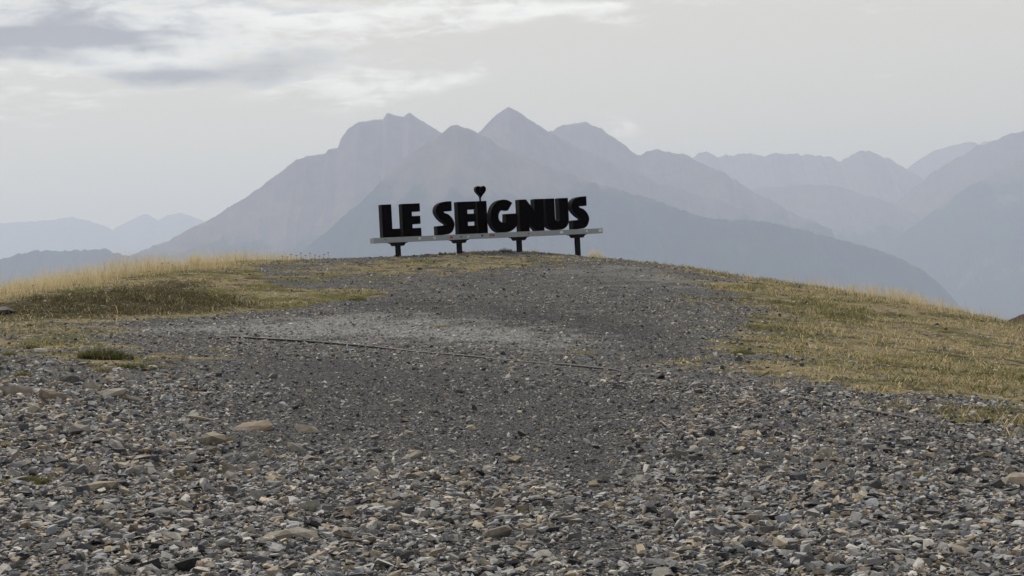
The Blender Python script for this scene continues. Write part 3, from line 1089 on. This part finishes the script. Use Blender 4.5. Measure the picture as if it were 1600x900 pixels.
# px, py (base centre), width px, height px, depth ratio, colour, yaw deg, label
ROCKS = [
    (18, 619, 58, 20, .9, (.19, .165, .135), 10, 'broad tan-grey bedrock slab sticking out at the left edge'),
    (80, 627, 48, 21, .7, (.17, .12, .08), -14, 'rust-brown tilted slab beside the bedrock slab at the left edge'),
    (34, 647, 42, 9, .8, PALE, 5, 'thin pale beige slab just below the left-edge bedrock'),
    (55, 636, 26, 9, .7, TAN, 30, 'small tan chip between the rust-brown slab and the thin beige slab'),
    (101, 650, 22, 9, .8, TAN, 40, 'small tan stone to the right of the thin beige slab'),
    (172, 621, 54, 17, .8, (.21, .175, .135), -20, 'long tan-grey slab with a rusty edge below the green moss'),
    (141, 609, 34, 12, .7, (.23, .205, .165), 12, 'pale wedge-shaped slab left of the long tan-grey slab'),
    (215, 629, 34, 13, .8, (.13, .11, .09), 25, 'dull brown-grey block right of the long tan-grey slab'),
    (106, 599, 36, 17, .8, (.055, .054, .056), 15, 'dark charcoal block under the green mossy tussock'),
    (122, 681, 38, 18, .8, (.19, .175, .155), -8, 'cracked grey-beige rock in the gravel below the left slabs'),
    (84, 680, 26, 12, .8, (.18, .145, .11), 25, 'dull brown lump left of the cracked grey-beige rock'),
    (95, 666, 16, 11, .8, (.23, .185, .145), 0, 'small pinkish-tan cube above the dull brown lump'),
    (325, 695, 48, 21, .8, (.25, .205, .145), -12, 'flat-topped tan rock with a dark right end'),
    (388, 674, 82, 13, .45, (.23, .165, .10), -8, 'long low brown slab above the yellow-green tuft'),
    (482, 676, 46, 13, .55, (.33, .28, .205), -8, 'pale beige oblong slab right of the long brown slab'),
    (312, 657, 52, 9, .6, (.20, .15, .10), -12, 'thin brown flake above the flat-topped tan rock'),
    (360, 741, 26, 20, .8, (.19, .155, .13), 30, 'upright angular brown-grey rock with a dark side'),
    (361, 752, 28, 13, .7, (.26, .25, .20), 0, 'pale olive wedge at the foot of the upright angular rock'),
    (394, 722, 20, 16, .9, (.165, .165, .155), 0, 'rounded plain grey stone right of the upright angular rock'),
    (333, 706, 28, 10, .8, (.13, .115, .095), 5, 'brownish slab directly below the flat-topped tan rock'),
    (464, 708, 28, 15, .7, (.16, .155, .15), -35, 'grey stone with a dark red-brown left face'),
    (140, 768, 74, 20, .7, (.24, .195, .13), -6, 'arched tan rock half buried in rubble, lower left'),
    (215, 743, 24, 15, .9, (.15, .15, .15), 10, 'grey block, upper one of two stacked beside the arched tan rock'),
    (217, 758, 25, 14, .9, (.21, .205, .195), -10, 'paler block, lower one of two stacked beside the arched tan rock'),
    (12, 757, 50, 12, .9, (.19, .18, .16), 5, 'buried grey rock under the moss at the left edge'),
    (464, 845, 84, 23, .7, (.24, .21, .165), -6, 'large beige rock sunk in the rubble near the bottom'),
    (478, 802, 42, 20, .8, (.19, .175, .145), 10, 'domed tan-grey rock above the large sunken beige rock'),
    (242, 808, 44, 13, .7, (.18, .18, .175), 4, 'light slab with a dark front edge right of the bright green tuft'),
    (175, 829, 32, 14, .8, (.15, .135, .11), 8, 'olive-brown lump below the bright green tuft'),
    (295, 893, 54, 24, .7, (.012, .013, .016), -8, 'nearly black rock at the very bottom of the picture'),
    (112, 876, 26, 10, .8, BLUE, 0, 'blue-grey slab near the bottom left corner'),
    (155, 879, 30, 10, .8, (.26, .275, .28), 12, 'light blue-grey slab right of the darker blue-grey one'),
    (95, 847, 28, 13, .8, (.25, .21, .155), -10, 'buff stone among grey gravel, lower left'),
    (742, 641, 9, 9, .9, (.035, .035, .036), 20, 'small dark cube-like stone alone in the middle of the gravel'),
    (996, 718, 15, 8, .9, (.40, .40, .39), 5, 'small whitish stone standing out on the dark wheel track'),
    (777, 797, 24, 19, .7, (.19, .155, .115), 30, 'upright brown stone in the centre of the near rubble'),
    (838, 761, 26, 15, .8, (.15, .152, .155), 10, 'blocky grey stone above the near rubble, right of centre'),
    (863, 771, 22, 12, .8, (.19, .175, .15), -20, 'tan-grey stone just right of the blocky grey stone'),
    (712, 753, 30, 12, .7, (.16, .155, .14), -10, 'grey half-buried lump at the upper edge of the near rubble'),
    (610, 795, 34, 14, .7, (.23, .19, .14), 20, 'tan tilted slab in the near rubble, left of centre'),
    (770, 842, 62, 20, .6, (.165, .14, .115), 10, 'brown-grey broken block with a dark hollow on its left'),
    (640, 718, 40, 9, .6, (.20, .18, .15), 14, 'flat pale-brown flake in the dark gravel left of centre'),
    (617, 633, 32, 9, .7, (.19, .18, .165), -5, 'pale grey-tan flat stone in the middle distance of the gravel'),
    (1368, 768, 28, 21, .8, (.06, .062, .068), -25, 'dark angular rock standing up in the right-hand rubble'),
    (1378, 757, 20, 12, .8, (.22, .20, .175), 10, 'pale lump behind the dark angular rock'),
    (1303, 898, 28, 14, .8, (.33, .37, .40), -20, 'bluish-white stone at the bottom edge'),
    (1214, 843, 30, 14, .7, (.16, .125, .085), -10, 'brown wedge in the right-hand rubble'),
    (1190, 721, 19, 12, .9, (.055, .062, .080), 5, 'dark slate-blue stone in fine gravel, right of centre'),
    (1490, 826, 42, 13, .6, (.26, .25, .225), -8, 'long pale slab in the right-hand rubble'),
    (1588, 760, 56, 18, .8, (.27, .21, .16), -10, 'smooth pinkish slab cut by the right edge'),
    (1450, 886, 42, 17, .7, (.16, .16, .155), 8, 'grey slab near the bottom right corner'),
    (1500, 862, 40, 14, .7, (.23, .185, .13), -14, 'tan slab above the bottom right corner'),
    (1291, 730, 24, 10, .8, (.16, .12, .085), 8, 'low brown stone in the right-hand gravel'),
    (1408, 716, 18, 8, .8, (.03, .03, .033), 0, 'black flat stone right of the low brown stone'),
    (4, 491, 40, 13, .9, (.05, .046, .042), 10, 'dark rock ledge in the bank at the left edge'),
    (692, 399, 11, 5, .8, (.035, .026, .02), 0, 'dark brown lump on the crest left of the second post'),
    (772, 535, 23, 3, .35, (.06, .055, .05), -3, 'thin dark flat stone alone on the pale gravel band'),
    (1486, 548, 8, 5, .9, (.42, .41, .38), 0, 'small white stone in the dry grass on the right'),
    (1531, 598, 12, 4, .7, (.36, .33, .27), 10, 'flat cream stone in the grass near the right edge'),
    (60, 551, 34, 8, .8, (.27, .25, .21), -18, 'pale flat slab left of the green mossy tussock'),
    (238, 577, 26, 7, .6, (.32, .28, .21), -25, 'pale flake at the lower tip of the green moss'),
]
placed = []
for i, (px, py, w, hgt, dr, c, yaw, label) in enumerate(ROCKS):
    p = hit_or_crest(px, py)
    d = p[1]
    L, H = .88 * w / F_PX * d, max(.82 * hgt / F_PX * d, .012)
    D = L * dr
    o = put('rock', rock_mesh('rock', 300 + i, L * 1.08, D, H * 1.28), loc=(p[0], p[1] + D * .3, float(T(p[0], p[1] + D * .3)) - H * .33))
    o.rotation_euler = (RNG.normal(.05, .10), RNG.normal(0, .10), math.radians(yaw) * .7)
    gm_ = sum(c) / 3
    o.color = tuple((q * .62 + gm_ * .38) * .92 for q in c) + (1,)
    tag(o, label, 'rock', 'rocks lying on the gravel')
    placed.append((p[0], p[1], L))

# the larger loose stones, each an object (they share a small set of shapes)
shape_me = []
for i in range(18):
    V, Fc = shard(900 + i, flat=[.16, .24, .34][i % 3], npts=12, elong=[1.2, 1.5][i % 2])
    me = new_mesh('loose_stone', V, Fc, [M_ROCKS])
    shape_me.append(me)
KINDS = [('dark slate-grey', (.045, .046, .052), 'loose dark slate-grey stone among the gravel', .24),
         ('mid grey', (.115, .113, .11), 'loose mid-grey angular stone among the gravel', .34),
         ('pale grey', (.22, .215, .20), 'loose pale grey angular stone among the gravel', .26),
         ('tan', (.20, .168, .125), 'loose tan angular stone among the gravel', .16)]
cnt = 0
tries = 0
while cnt < 238 and tries < 4000:
    tries += 1
    d = math.sqrt(RNG.random() * (17.5 ** 2 - 8.9 ** 2) + 8.9 ** 2) if RNG.random() < .85 else 17 + 7 * RNG.random()
    th = (RNG.random() * 2 - 1) * .292
    x, y = d * math.sin(th), d * math.cos(th)
    g, b, p_, k = (float(q[0]) for q in zones(np.array([x]), np.array([y])))
    if RNG.random() < .75 * k + .8 * g:
        continue
    s = float(np.clip(math.exp(RNG.normal(math.log(.115), .2)), .085, .17)) * (1.15 if d > 13 else 1)
    if any((x - a) ** 2 + (y - b2) ** 2 < (.5 * (s + q)) ** 2 for a, b2, q in placed):
        continue
    placed.append((x, y, s))
    kk = int(RNG.choice(4, p=[q[3] for q in KINDS]))
    o = put('loose_stone', shape_me[int(RNG.integers(0, 18))], loc=(x, y, float(T(x, y)) + s * .16))
    o.scale = (s, s * RNG.uniform(.85, 1.15), s * RNG.uniform(.9, 1.3))
    o.rotation_euler = (RNG.normal(0, .28), RNG.normal(0, .28), RNG.random() * 6.28)
    j = RNG.uniform(.8, 1.2)
    o.color = (KINDS[kk][1][0] * j, KINDS[kk][1][1] * j, KINDS[kk][1][2] * j, 1)
    side = 'lower left' if th < -.1 else ('lower right' if th > .1 else 'bottom centre')
    far_ = 'near rubble at the ' + side if d < 12.5 else 'finer gravel further up, ' + {'lower left': 'left side', 'lower right': 'right side', 'bottom centre': 'middle'}[side]
    big = 'large' if s > .118 else 'smaller'
    lab = '%s loose %s stone in the %s' % (big, KINDS[kk][0], far_)
    tag(o, lab, 'stone', '%s loose %s stones, %s' % (big, KINDS[kk][0], far_))
    cnt += 1

# ------------------------------------------------------------------ the black water pipe lying across the slope
def tube(name, pts, r, mat, seg=8):
    P = np.array(pts)
    n = len(P)
    tang = np.gradient(P, axis=0)
    tang /= np.linalg.norm(tang, axis=1)[:, None]
    up = np.array([0, 0, 1.0])
    sx = np.cross(tang, up)
    sx /= np.linalg.norm(sx, axis=1)[:, None]
    sz = np.cross(sx, tang)
    V = []
    for k in range(seg):
        a = 2 * math.pi * k / seg
        V.append(P + r * (math.cos(a) * sx + math.sin(a) * sz))
    V = np.stack(V, 1).reshape(-1, 3)
    ii = np.arange(n * seg).reshape(n, seg)
    Fq = np.stack([ii[:-1], np.roll(ii, -1, 1)[:-1], np.roll(ii, -1, 1)[1:], ii[1:]], -1).reshape(-1, 4)
    return new_mesh(name, V, Fq, [mat], smooth=True)


M_PIPE = simple_mat('pipe_black', (.012, .012, .014), .6, .35, var=.5, nscale=3)
pp = [(335, 526), (365, 528.5), (430, 532.5), (500, 537), (560, 542), (640, 549.5), (720, 557), (800, 564), (880, 571), (960, 579.5), (1030, 588), (1110, 600), (1200, 613), (1250, 624), (1300, 636), (1370, 647), (1440, 661), (1480, 668)]
lift_px = [(335, -.05), (360, .012), (470, .02), (560, .015), (620, .006), (650, -.006), (700, .002), (740, .004), (780, -.012), (860, -.01), (885, .004), (960, .004), (985, -.03), (1020, -.008), (1045, -.035), (1210, -.035), (1232, .006), (1292, .006), (1310, -.025), (1335, .008), (1440, .006), (1460, -.05), (1480, -.06)]
lx, lv = zip(*lift_px)
ctr = []
for px in np.arange(335, 1481, 5):
    py = np.interp(px, [q[0] for q in pp], [q[1] for q in pp])
    h = hit_or_crest(px, py)
    ctr.append([h[0], h[1], float(T(h[0], h[1])) + float(np.interp(px, lx, lv))])
ctr = np.array(ctr)
for _ in range(6):
    ctr[1:-1, :2] = (ctr[:-2, :2] + 2 * ctr[1:-1, :2] + ctr[2:, :2]) / 4
pxs = np.arange(335, 1481, 5)
for i in range(len(ctr)):
    ctr[i, 2] = float(T(ctr[i, 0], ctr[i, 1])) + float(np.interp(pxs[i], lx, lv)) + (.012 if pxs[i] > 1150 else .006)
for _ in range(2):
    ctr[1:-1, 2] = (ctr[:-2, 2] + 2 * ctr[1:-1, 2] + ctr[2:, 2]) / 4
tag(put('water_pipe', tube('water_pipe', ctr, .025, M_PIPE)), 'thin black plastic pipe lying half buried across the gravel', 'pipe')

# ------------------------------------------------------------------ grass
nt = NT('grass_mat')
ca_ = nt.n('ShaderNodeVertexColor', layer_name='Col')
nt.base(ca_.outputs[0])
nt.b.inputs['Roughness'].default_value = .7
nt.b.inputs['Specular IOR Level'].default_value = .2
tr = nt.n('ShaderNodeBsdfTranslucent')

nt.t.links.new(ca_.outputs[0], tr.inputs[0])
mx = nt.n('ShaderNodeMixShader')
mx.inputs[0].default_value = .58
nt.t.links.new(nt.b.outputs[0], mx.inputs[1])
nt.t.links.new(tr.outputs[0], mx.inputs[2])
nt.t.links.new(mx.outputs[0], nt.out.inputs[0])
M_GRASS = nt.m


def blades(x, y, z, hgt, wid, lean, C0, C1):
    """bent tapered blades: 5 vertices, 3 triangles each"""
    n = len(x)
    a = RNG.random(n) * 2 * math.pi
    fa = RNG.random(n) * 2 * math.pi
    dx, dy = np.cos(a) * lean * hgt, np.sin(a) * lean * hgt
    wx, wy = np.cos(fa) * wid / 2, np.sin(fa) * wid / 2
    B = np.stack([x, y, z], -1)
    mid = B + np.stack([dx * .3, dy * .3, hgt * .55], -1)
    tip = B + np.stack([dx, dy, hgt * (1 - .25 * lean)], -1)
    Wv = np.stack([wx, wy, np.zeros(n)], -1)
    V = np.stack([B - Wv, B + Wv, mid - Wv * .75, mid + Wv * .75, tip], 1).reshape(-1, 3)
    Fc = (np.array([[0, 1, 3], [0, 3, 2], [2, 3, 4]])[None] + (np.arange(n) * 5)[:, None, None]).reshape(-1, 3)
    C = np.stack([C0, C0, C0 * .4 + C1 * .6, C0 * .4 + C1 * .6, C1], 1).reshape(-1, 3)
    return V, Fc, C


def grass_obj(name, parts, label=None, kind='stuff', loc=None):
    Vs, Fs, Cs, off = [], [], [], 0
    for V, Fc, C in parts:
        Vs.append(V)
        Fs.append(Fc + off)
        Cs.append(C)
        off += len(V)
    V = np.concatenate(Vs)
    if loc is not None:
        V = V - np.asarray(loc)[None]
    me = new_mesh(name, V, np.concatenate(Fs), [M_GRASS])
    vcol(me, 'Col', np.concatenate(Cs))
    o = put(name, me, loc=loc)
    return tag(o, label, kind=kind)


STRAW = np.array([.67, .56, .35])
STRAW2 = np.array([.44, .36, .215])
OLIVE = np.array([.19, .175, .065])
GREEN = np.array([.095, .115, .032])
BROWN = np.array([.10, .075, .045])


def cmix(n, cols, w):
    i = RNG.choice(len(cols), n, p=np.array(w) / sum(w))
    return np.array(cols)[i] * (.75 + .5 * RNG.random((n, 1)))


def tufty(n, xr, yr, mask, per, spread):
    x = RNG.uniform(*xr, n)
    y = RNG.uniform(*yr, n)
    m = RNG.random(n) < mask(x, y)
    x, y = x[m], y[m]
    x = np.repeat(x, per) + RNG.normal(0, spread, len(x) * per)
    y = np.repeat(y, per) + RNG.normal(0, spread, len(y) * per)
    return x, y


# short turf on both flanks and the crest
def turf_mask(x, y):
    g, b, p, k = zones(x, y)
    return np.maximum(np.clip(g * 1.15 - .15, 0, 1) * (.06 + .94 * sstep(fbm(x * .6, y * .6 + 30, 5, .62), -.22, .16)), b * .8) * (np.abs(np.arctan2(x, y)) < .36)


xt, yt = tufty(62000, (-19, 20), (14, 68), turf_mask, 6, .045)
gbig = fbm(xt * .28 + 11, yt * .28, 5, .62)
gn = sstep(gbig, -.08, .30)
zb_ = zones(xt, yt)[1]
near_edge = sstep(sdf(Z_RIGHT, xt, yt), 7.5, .5) * sstep(xt, 3, 6)
gn = np.clip(gn * .8 + .75 * near_edge * sstep(gbig, -.45, .2), 0, 1)
left_strip = (xt < 0) * sstep(sdf(Z_LEFT, xt, yt), 1.8, .2) * (1 - zb_)
gn = np.clip(gn + .6 * left_strip, 0, 1)
n = len(xt)
C1 = cmix(n, [STRAW, STRAW2, OLIVE], [.40, .38, .22])
Cg = cmix(n, [OLIVE, GREEN, STRAW2], [.5, .35, .15])
Cb = cmix(n, [OLIVE * .5, BROWN * .8, GREEN * .42, STRAW2 * .6], [.36, .27, .25, .12])
mk = (RNG.random(n) < gn)[:, None]
Ct = np.where(mk, Cg, C1)
Ct = np.where((RNG.random(n) < zb_ * .9)[:, None], Cb, Ct)
clump = fbm(xt * 1.3 + 70, yt * 1.3, 3)
hh = RNG.uniform(.035, .095, n) * (1.1 + .9 * clump) * (1 + .9 * near_edge) * (1 + zb_ * np.clip(.3 + 2.5 * clump, 0, 1.6))
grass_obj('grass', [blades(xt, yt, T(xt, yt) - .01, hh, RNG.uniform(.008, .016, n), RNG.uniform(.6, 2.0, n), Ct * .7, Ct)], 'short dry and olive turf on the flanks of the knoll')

# tall dry grass along the left crest and the right crest
Z_TALL_L = poly_world([(-400, 530), (-200, 497), (0, 473), (110, 455), (200, 440), (270, 428), (340, 424), (430, 414), (520, 408)])
tall_edge = Z_TALL_L


def tall_left(x, y):
    e = np.interp(x, tall_edge[:, 0], tall_edge[:, 1])
    lim = sstep(-x, 5.2, 11.5)
    return sstep(y - e, 0, .5) * sstep(e + 13 - y, 0, 3) * lim * (.35 + .65 * sstep(fbm(x * .5, y * .5 + 7, 3), -.5, .3))


xt, yt = tufty(13000, (-22, -4.5), (38, 72), tall_left, 12, .11)
n = len(xt)
env = .52 + .55 * fbm(xt * .35 + 4, yt * .35, 3) + .5 * fbm(xt * 1.1, yt * 1.1, 3)
hh = np.clip(env, .15, 1.2) * RNG.uniform(.2, .98, n) * sstep(-xt, 4.5, 12) + .06
Ct = cmix(n, [STRAW, STRAW2, STRAW * 1.1, OLIVE], [.45, .3, .2, .05])
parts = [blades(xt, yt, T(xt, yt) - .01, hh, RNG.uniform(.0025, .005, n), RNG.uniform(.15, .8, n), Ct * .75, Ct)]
xs_, ys_ = tufty(2600, (-22, -4.5), (38, 66), tall_left, 5, .16)
n = len(xs_)
Cs_ = cmix(n, [STRAW, STRAW2], [.7, .3])
parts.append(blades(xs_, ys_, T(xs_, ys_) - .01, np.clip(.6 + .6 * fbm(xs_ * .5, ys_ * .5, 3), .15, 1.2) * RNG.uniform(.7, 1.35, n) * sstep(-xs_, 4.5, 12) + .1, RNG.uniform(.002, .004, n), RNG.uniform(.05, .4, n), Cs_ * .8, Cs_))
CR_PX = poly_world([(1180, 440), (1300, 457), (1400, 473), (1500, 491), (1600, 515), (1800, 572)])


def tall_right(x, y):
    e = np.interp(x, CR_PX[:, 0], CR_PX[:, 1]) - .6
    return sstep(y - e, -1.5, .8) * sstep(e + 6 - y, 0, 2) * sstep(x, 8.2, 11.2) * (.2 + .8 * sstep(fbm(x * .8, y * .8 + 3, 3), -.35, .3))


xt, yt = tufty(6000, (7, 20), (36, 62), tall_right, 7, .08)
n = len(xt)
hh = np.clip(.55 + .5 * fbm(xt * .6 + 4, yt * .6, 3), .12, 1.1) * RNG.uniform(.28, .7, n) + .04
Ct = cmix(n, [STRAW, STRAW2, STRAW * 1.1], [.45, .35, .2])
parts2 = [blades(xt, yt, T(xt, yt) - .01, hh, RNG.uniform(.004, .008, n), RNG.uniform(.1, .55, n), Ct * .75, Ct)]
grass_obj('tall_grass', parts, 'tall straw-coloured grass along the left crest')
grass_obj('tall_grass', parts2, 'knee-high straw-coloured grass along the right crest')
# scattered straws in the right-hand slope
xt, yt = tufty(2600, (5, 19), (17, 50), lambda x, y: turf_mask(x, y) * sstep(x, 5, 9) * sstep(fbm(x * .4 + 20, y * .4, 3), -.1, .4), 6, .10)
n = len(xt)
Ct = cmix(n, [STRAW, STRAW2], [.6, .4])
grass_obj('straw_grass', [blades(xt, yt, T(xt, yt) - .01, RNG.uniform(.10, .30, n), RNG.uniform(.003, .006, n), RNG.uniform(.2, .8, n), Ct * .8, Ct)], 'thin loose straws standing in the turf on the right slope', kind='stuff')


def tuft(px, py, w, h, cols, wts, label, n=160, cat='grass tuft', name='grass_tuft', lean=(.2, .9), wid=(.004, .009)):
    p = hit_or_crest(px, py)
    d = p[1]
    R, H = w / 2 / F_PX * d, h / F_PX * d
    n = int(n)
    a, r = RNG.random(n) * 6.283, np.sqrt(RNG.random(n))
    x, y = p[0] + R * .85 * r * np.cos(a), p[1] + R * .7 * r * np.sin(a)
    hh = H * (1.15 - .6 * r) * RNG.uniform(.6, 1.15, n)
    C = cmix(n, cols, wts)
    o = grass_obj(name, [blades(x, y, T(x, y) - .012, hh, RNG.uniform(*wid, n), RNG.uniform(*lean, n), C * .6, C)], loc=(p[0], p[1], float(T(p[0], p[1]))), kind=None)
    return tag(o, label, cat, 'grass tufts')


DG = GREEN * .45
tuft(790, 394, 26, 10, [DG, OLIVE * .6, BROWN], [.5, .3, .2], 'dark green tuft on the crest left of the third post', 260)
tuft(836, 393, 18, 7, [OLIVE, STRAW], [.5, .5], 'small olive tuft on the crest right of the third post', 140)
tuft(742, 397, 18, 16, [STRAW, STRAW2], [.6, .4], 'few thin pale stalks on the crest between the second and third posts', 22, wid=(.003, .005))
tuft(932, 401, 34, 19, [STRAW * 1.1, STRAW], [.6, .4], 'pale straw clump on the crest right of the last post', 330, wid=(.003, .006), lean=(.1, .5))
tuft(1168, 437, 18, 16, [STRAW, STRAW * 1.1], [.5, .5], 'thin pale straw clump on the skyline right of the sign', 70, wid=(.003, .005), lean=(.05, .3))
tuft(1412, 474, 14, 20, [STRAW, STRAW2], [.5, .5], 'tall straw clump at the start of the right crest grass', 140, wid=(.003, .006), lean=(.05, .3))
tuft(306, 414, 34, 24, [STRAW, STRAW * 1.05], [.6, .4], 'tallest pale clump on the left skyline', 420, wid=(.003, .006), lean=(.1, .45))
tuft(165, 560, 100, 20, [GREEN * .7, DG, OLIVE * .6, STRAW2 * .6], [.34, .34, .22, .1], 'broad green mossy tussock among the stones on the left', 1800, 'tussock', 'mossy_tussock', wid=(.006, .012))
tuft(218, 576, 84, 11, [GREEN * .7, OLIVE * .7, DG], [.4, .3, .3], 'low green moss strip running down from the broad tussock', 600, 'tussock', 'mossy_tussock', wid=(.006, .012))
tuft(50, 545, 30, 11, [OLIVE * .7, DG, OLIVE], [.4, .3, .3], 'small dull tussock left of the broad green one', 320)
tuft(15, 555, 26, 10, [OLIVE * .8, OLIVE], [.5, .5], 'olive tussock at the left edge level with the green moss', 260)
tuft(35, 588, 34, 11, [OLIVE, STRAW2, DG], [.5, .2, .3], 'olive tuft above the left-edge bedrock slab', 320)
tuft(160, 580, 34, 11, [OLIVE, STRAW2, GREEN], [.5, .3, .2], 'yellowish tuft just under the broad green tussock', 300)
tuft(170, 814, 30, 14, [GREEN * 1.2, GREEN, OLIVE], [.5, .3, .2], 'bright green tuft in the near rubble, lower left', 420, wid=(.003, .006))
tuft(45, 756, 100, 16, [OLIVE * .9, GREEN, OLIVE * .7], [.4, .3, .3], 'mossy olive patch at the left edge of the near rubble', 2200, wid=(.004, .007))
tuft(95, 746, 24, 9, [OLIVE, STRAW2], [.5, .5], 'small olive tuft right of the mossy patch', 200)
tuft(8, 700, 20, 16, [STRAW2, OLIVE], [.6, .4], 'yellow tuft cut by the left edge', 220)
tuft(358, 692, 24, 12, [OLIVE, np.array([.22, .17, .04]), GREEN], [.4, .4, .2], 'yellow-green tuft right of the flat-topped tan rock', 300, wid=(.003, .006))
tuft(337, 738, 26, 10, [OLIVE * .8, GREEN], [.6, .4], 'dull green tuft left of the upright angular rock', 260, wid=(.003, .006))
tuft(235, 697, 18, 9, [OLIVE, STRAW2], [.6, .4], 'little olive tuft in the gravel left of the flat-topped rock', 170)
tuft(298, 750, 16, 10, [STRAW2, OLIVE], [.7, .3], 'straw-yellow tuft in rubble left of the upright rock', 160, wid=(.003, .006))
tuft(228, 845, 20, 9, [OLIVE, STRAW2], [.5, .5], 'olive tuft below the bright green one', 200, wid=(.003, .006))
tuft(160, 857, 40, 9, [STRAW2, OLIVE], [.6, .4], 'spreading yellowish tuft near the bottom left', 340, wid=(.003, .006))
tuft(55, 828, 44, 8, [STRAW2 * .9, BROWN], [.6, .4], 'flattened brown dry patch at the lower left', 300, wid=(.003, .006))
tuft(375, 798, 34, 8, [STRAW2, OLIVE], [.6, .4], 'flat straw tuft above the large sunken beige rock', 260, wid=(.003, .006))
tuft(340, 548, 40, 7, [OLIVE, STRAW2], [.6, .4], 'olive strip of grass below the left end of the pipe', 320)
tuft(690, 511, 44, 7, [STRAW2, OLIVE, GREEN], [.5, .4, .1], 'olive strip of grass on the pale gravel band', 320)
tuft(790, 519, 18, 5, [OLIVE, STRAW2], [.5, .5], 'tiny tuft above the thin dark flat stone', 110)
tuft(560, 469, 44, 8, [GREEN * 1.2, OLIVE], [.5, .5], 'brighter green tip of turf reaching into the gravel track', 700)
tuft(1160, 553, 46, 10, [GREEN * 1.1, OLIVE], [.5, .5], 'green tuft at the edge of the right-hand turf', 520)
tuft(905, 552, 70, 6, [STRAW2, OLIVE], [.5, .5], 'thin olive grass strip just above the middle of the pipe', 420)
tuft(820, 722, 26, 6, [OLIVE * .7, DG], [.6, .4], 'low dark green sprig in the central gravel', 150, wid=(.003, .006))
tuft(712, 826, 18, 11, [OLIVE, STRAW2], [.6, .4], 'small wispy tuft in the near rubble, centre', 60, wid=(.002, .004))
tuft(1560, 812, 30, 18, [STRAW2, STRAW, OLIVE], [.4, .3, .3], 'wispy straw tuft in rubble near the right edge', 110, wid=(.002, .004))
tuft(1252, 780, 24, 9, [STRAW2, OLIVE], [.6, .4], 'yellowish tuft in the right-hand gravel', 180, wid=(.003, .006))
tuft(1180, 872, 26, 9, [OLIVE, STRAW2], [.6, .4], 'olive tuft near the bottom, right of centre', 170, wid=(.003, .006))

# dead flower stalks with dark seed heads on the left skyline
M_STALK = simple_mat('dead_stalk', (.055, .035, .025), .9, .1)
M_HEAD = simple_mat('seed_head', (.030, .020, .018), .9, .1)


def stalk_mesh(h):
    P = [(0, 0, -.03), (.01 * h, 0, h * .5), (-.015 * h, .01, h)]
    return tube('stalk', P, .004, M_STALK, 5)


def head_mesh():
    bm = bmesh.new()
    r = np.random.default_rng(5)
    for k in range(9):
        c = Vector((r.normal(0, .02), r.normal(0, .02), r.normal(.0, .008)))
        bmesh.ops.create_icosphere(bm, subdivisions=1, radius=.009, matrix=Matrix.Translation(c))
    me = bpy.data.meshes.new('seed_head')
    bm.to_mesh(me)
    bm.free()
    me.materials.append(M_HEAD)
    return me


HM = head_mesh()
SM = [stalk_mesh(h) for h in (.15, .20, .26)]
fl = [(441, 407, 1), (449, 406, 0), (455, 407, 2), (463, 406, 1), (470, 405, 2), (478, 406, 1), (484, 405, 2), (491, 405, 1), (499, 405, 0), (506, 404, 1), (514, 404, 2),
      (247, 424, 1), (254, 422, 2), (262, 421, 2), (270, 422, 1), (52, 455, 1), (70, 450, 0), (124, 436, 1), (178, 432, 0), (232, 430, 0)]
where = lambda x: 'in the cluster left of the sign' if x > 400 else ('in the small cluster over the left bank' if x > 240 else 'scattered in the tall grass at the left')
ORD = ['first', 'second', 'third', 'fourth', 'fifth', 'sixth', 'seventh', 'eighth', 'ninth', 'tenth', 'eleventh', 'twelfth']
fl.sort()
seen_fl = {}
for px, py, k in fl:
    seen_fl[where(px)] = seen_fl.get(where(px), 0) + 1
    p = hit_or_crest(px, py + 2)
    o = put('dead_flower', None, loc=(p[0], p[1], float(T(p[0], p[1]))))
    o.rotation_euler = (RNG.normal(0, .06), RNG.normal(0, .08), RNG.random() * 6)
    s = put('stalk', SM[k], o)
    hd = put('seed_head', HM, o, loc=(-.015 * (.15, .20, .26)[k], .01, (.15, .20, .26)[k]))
    tag(o, ORD[seen_fl[where(px)] - 1] + ' from left of the dead flower stalks ' + where(px), 'dead flower', 'dead flower stalks ' + where(px))
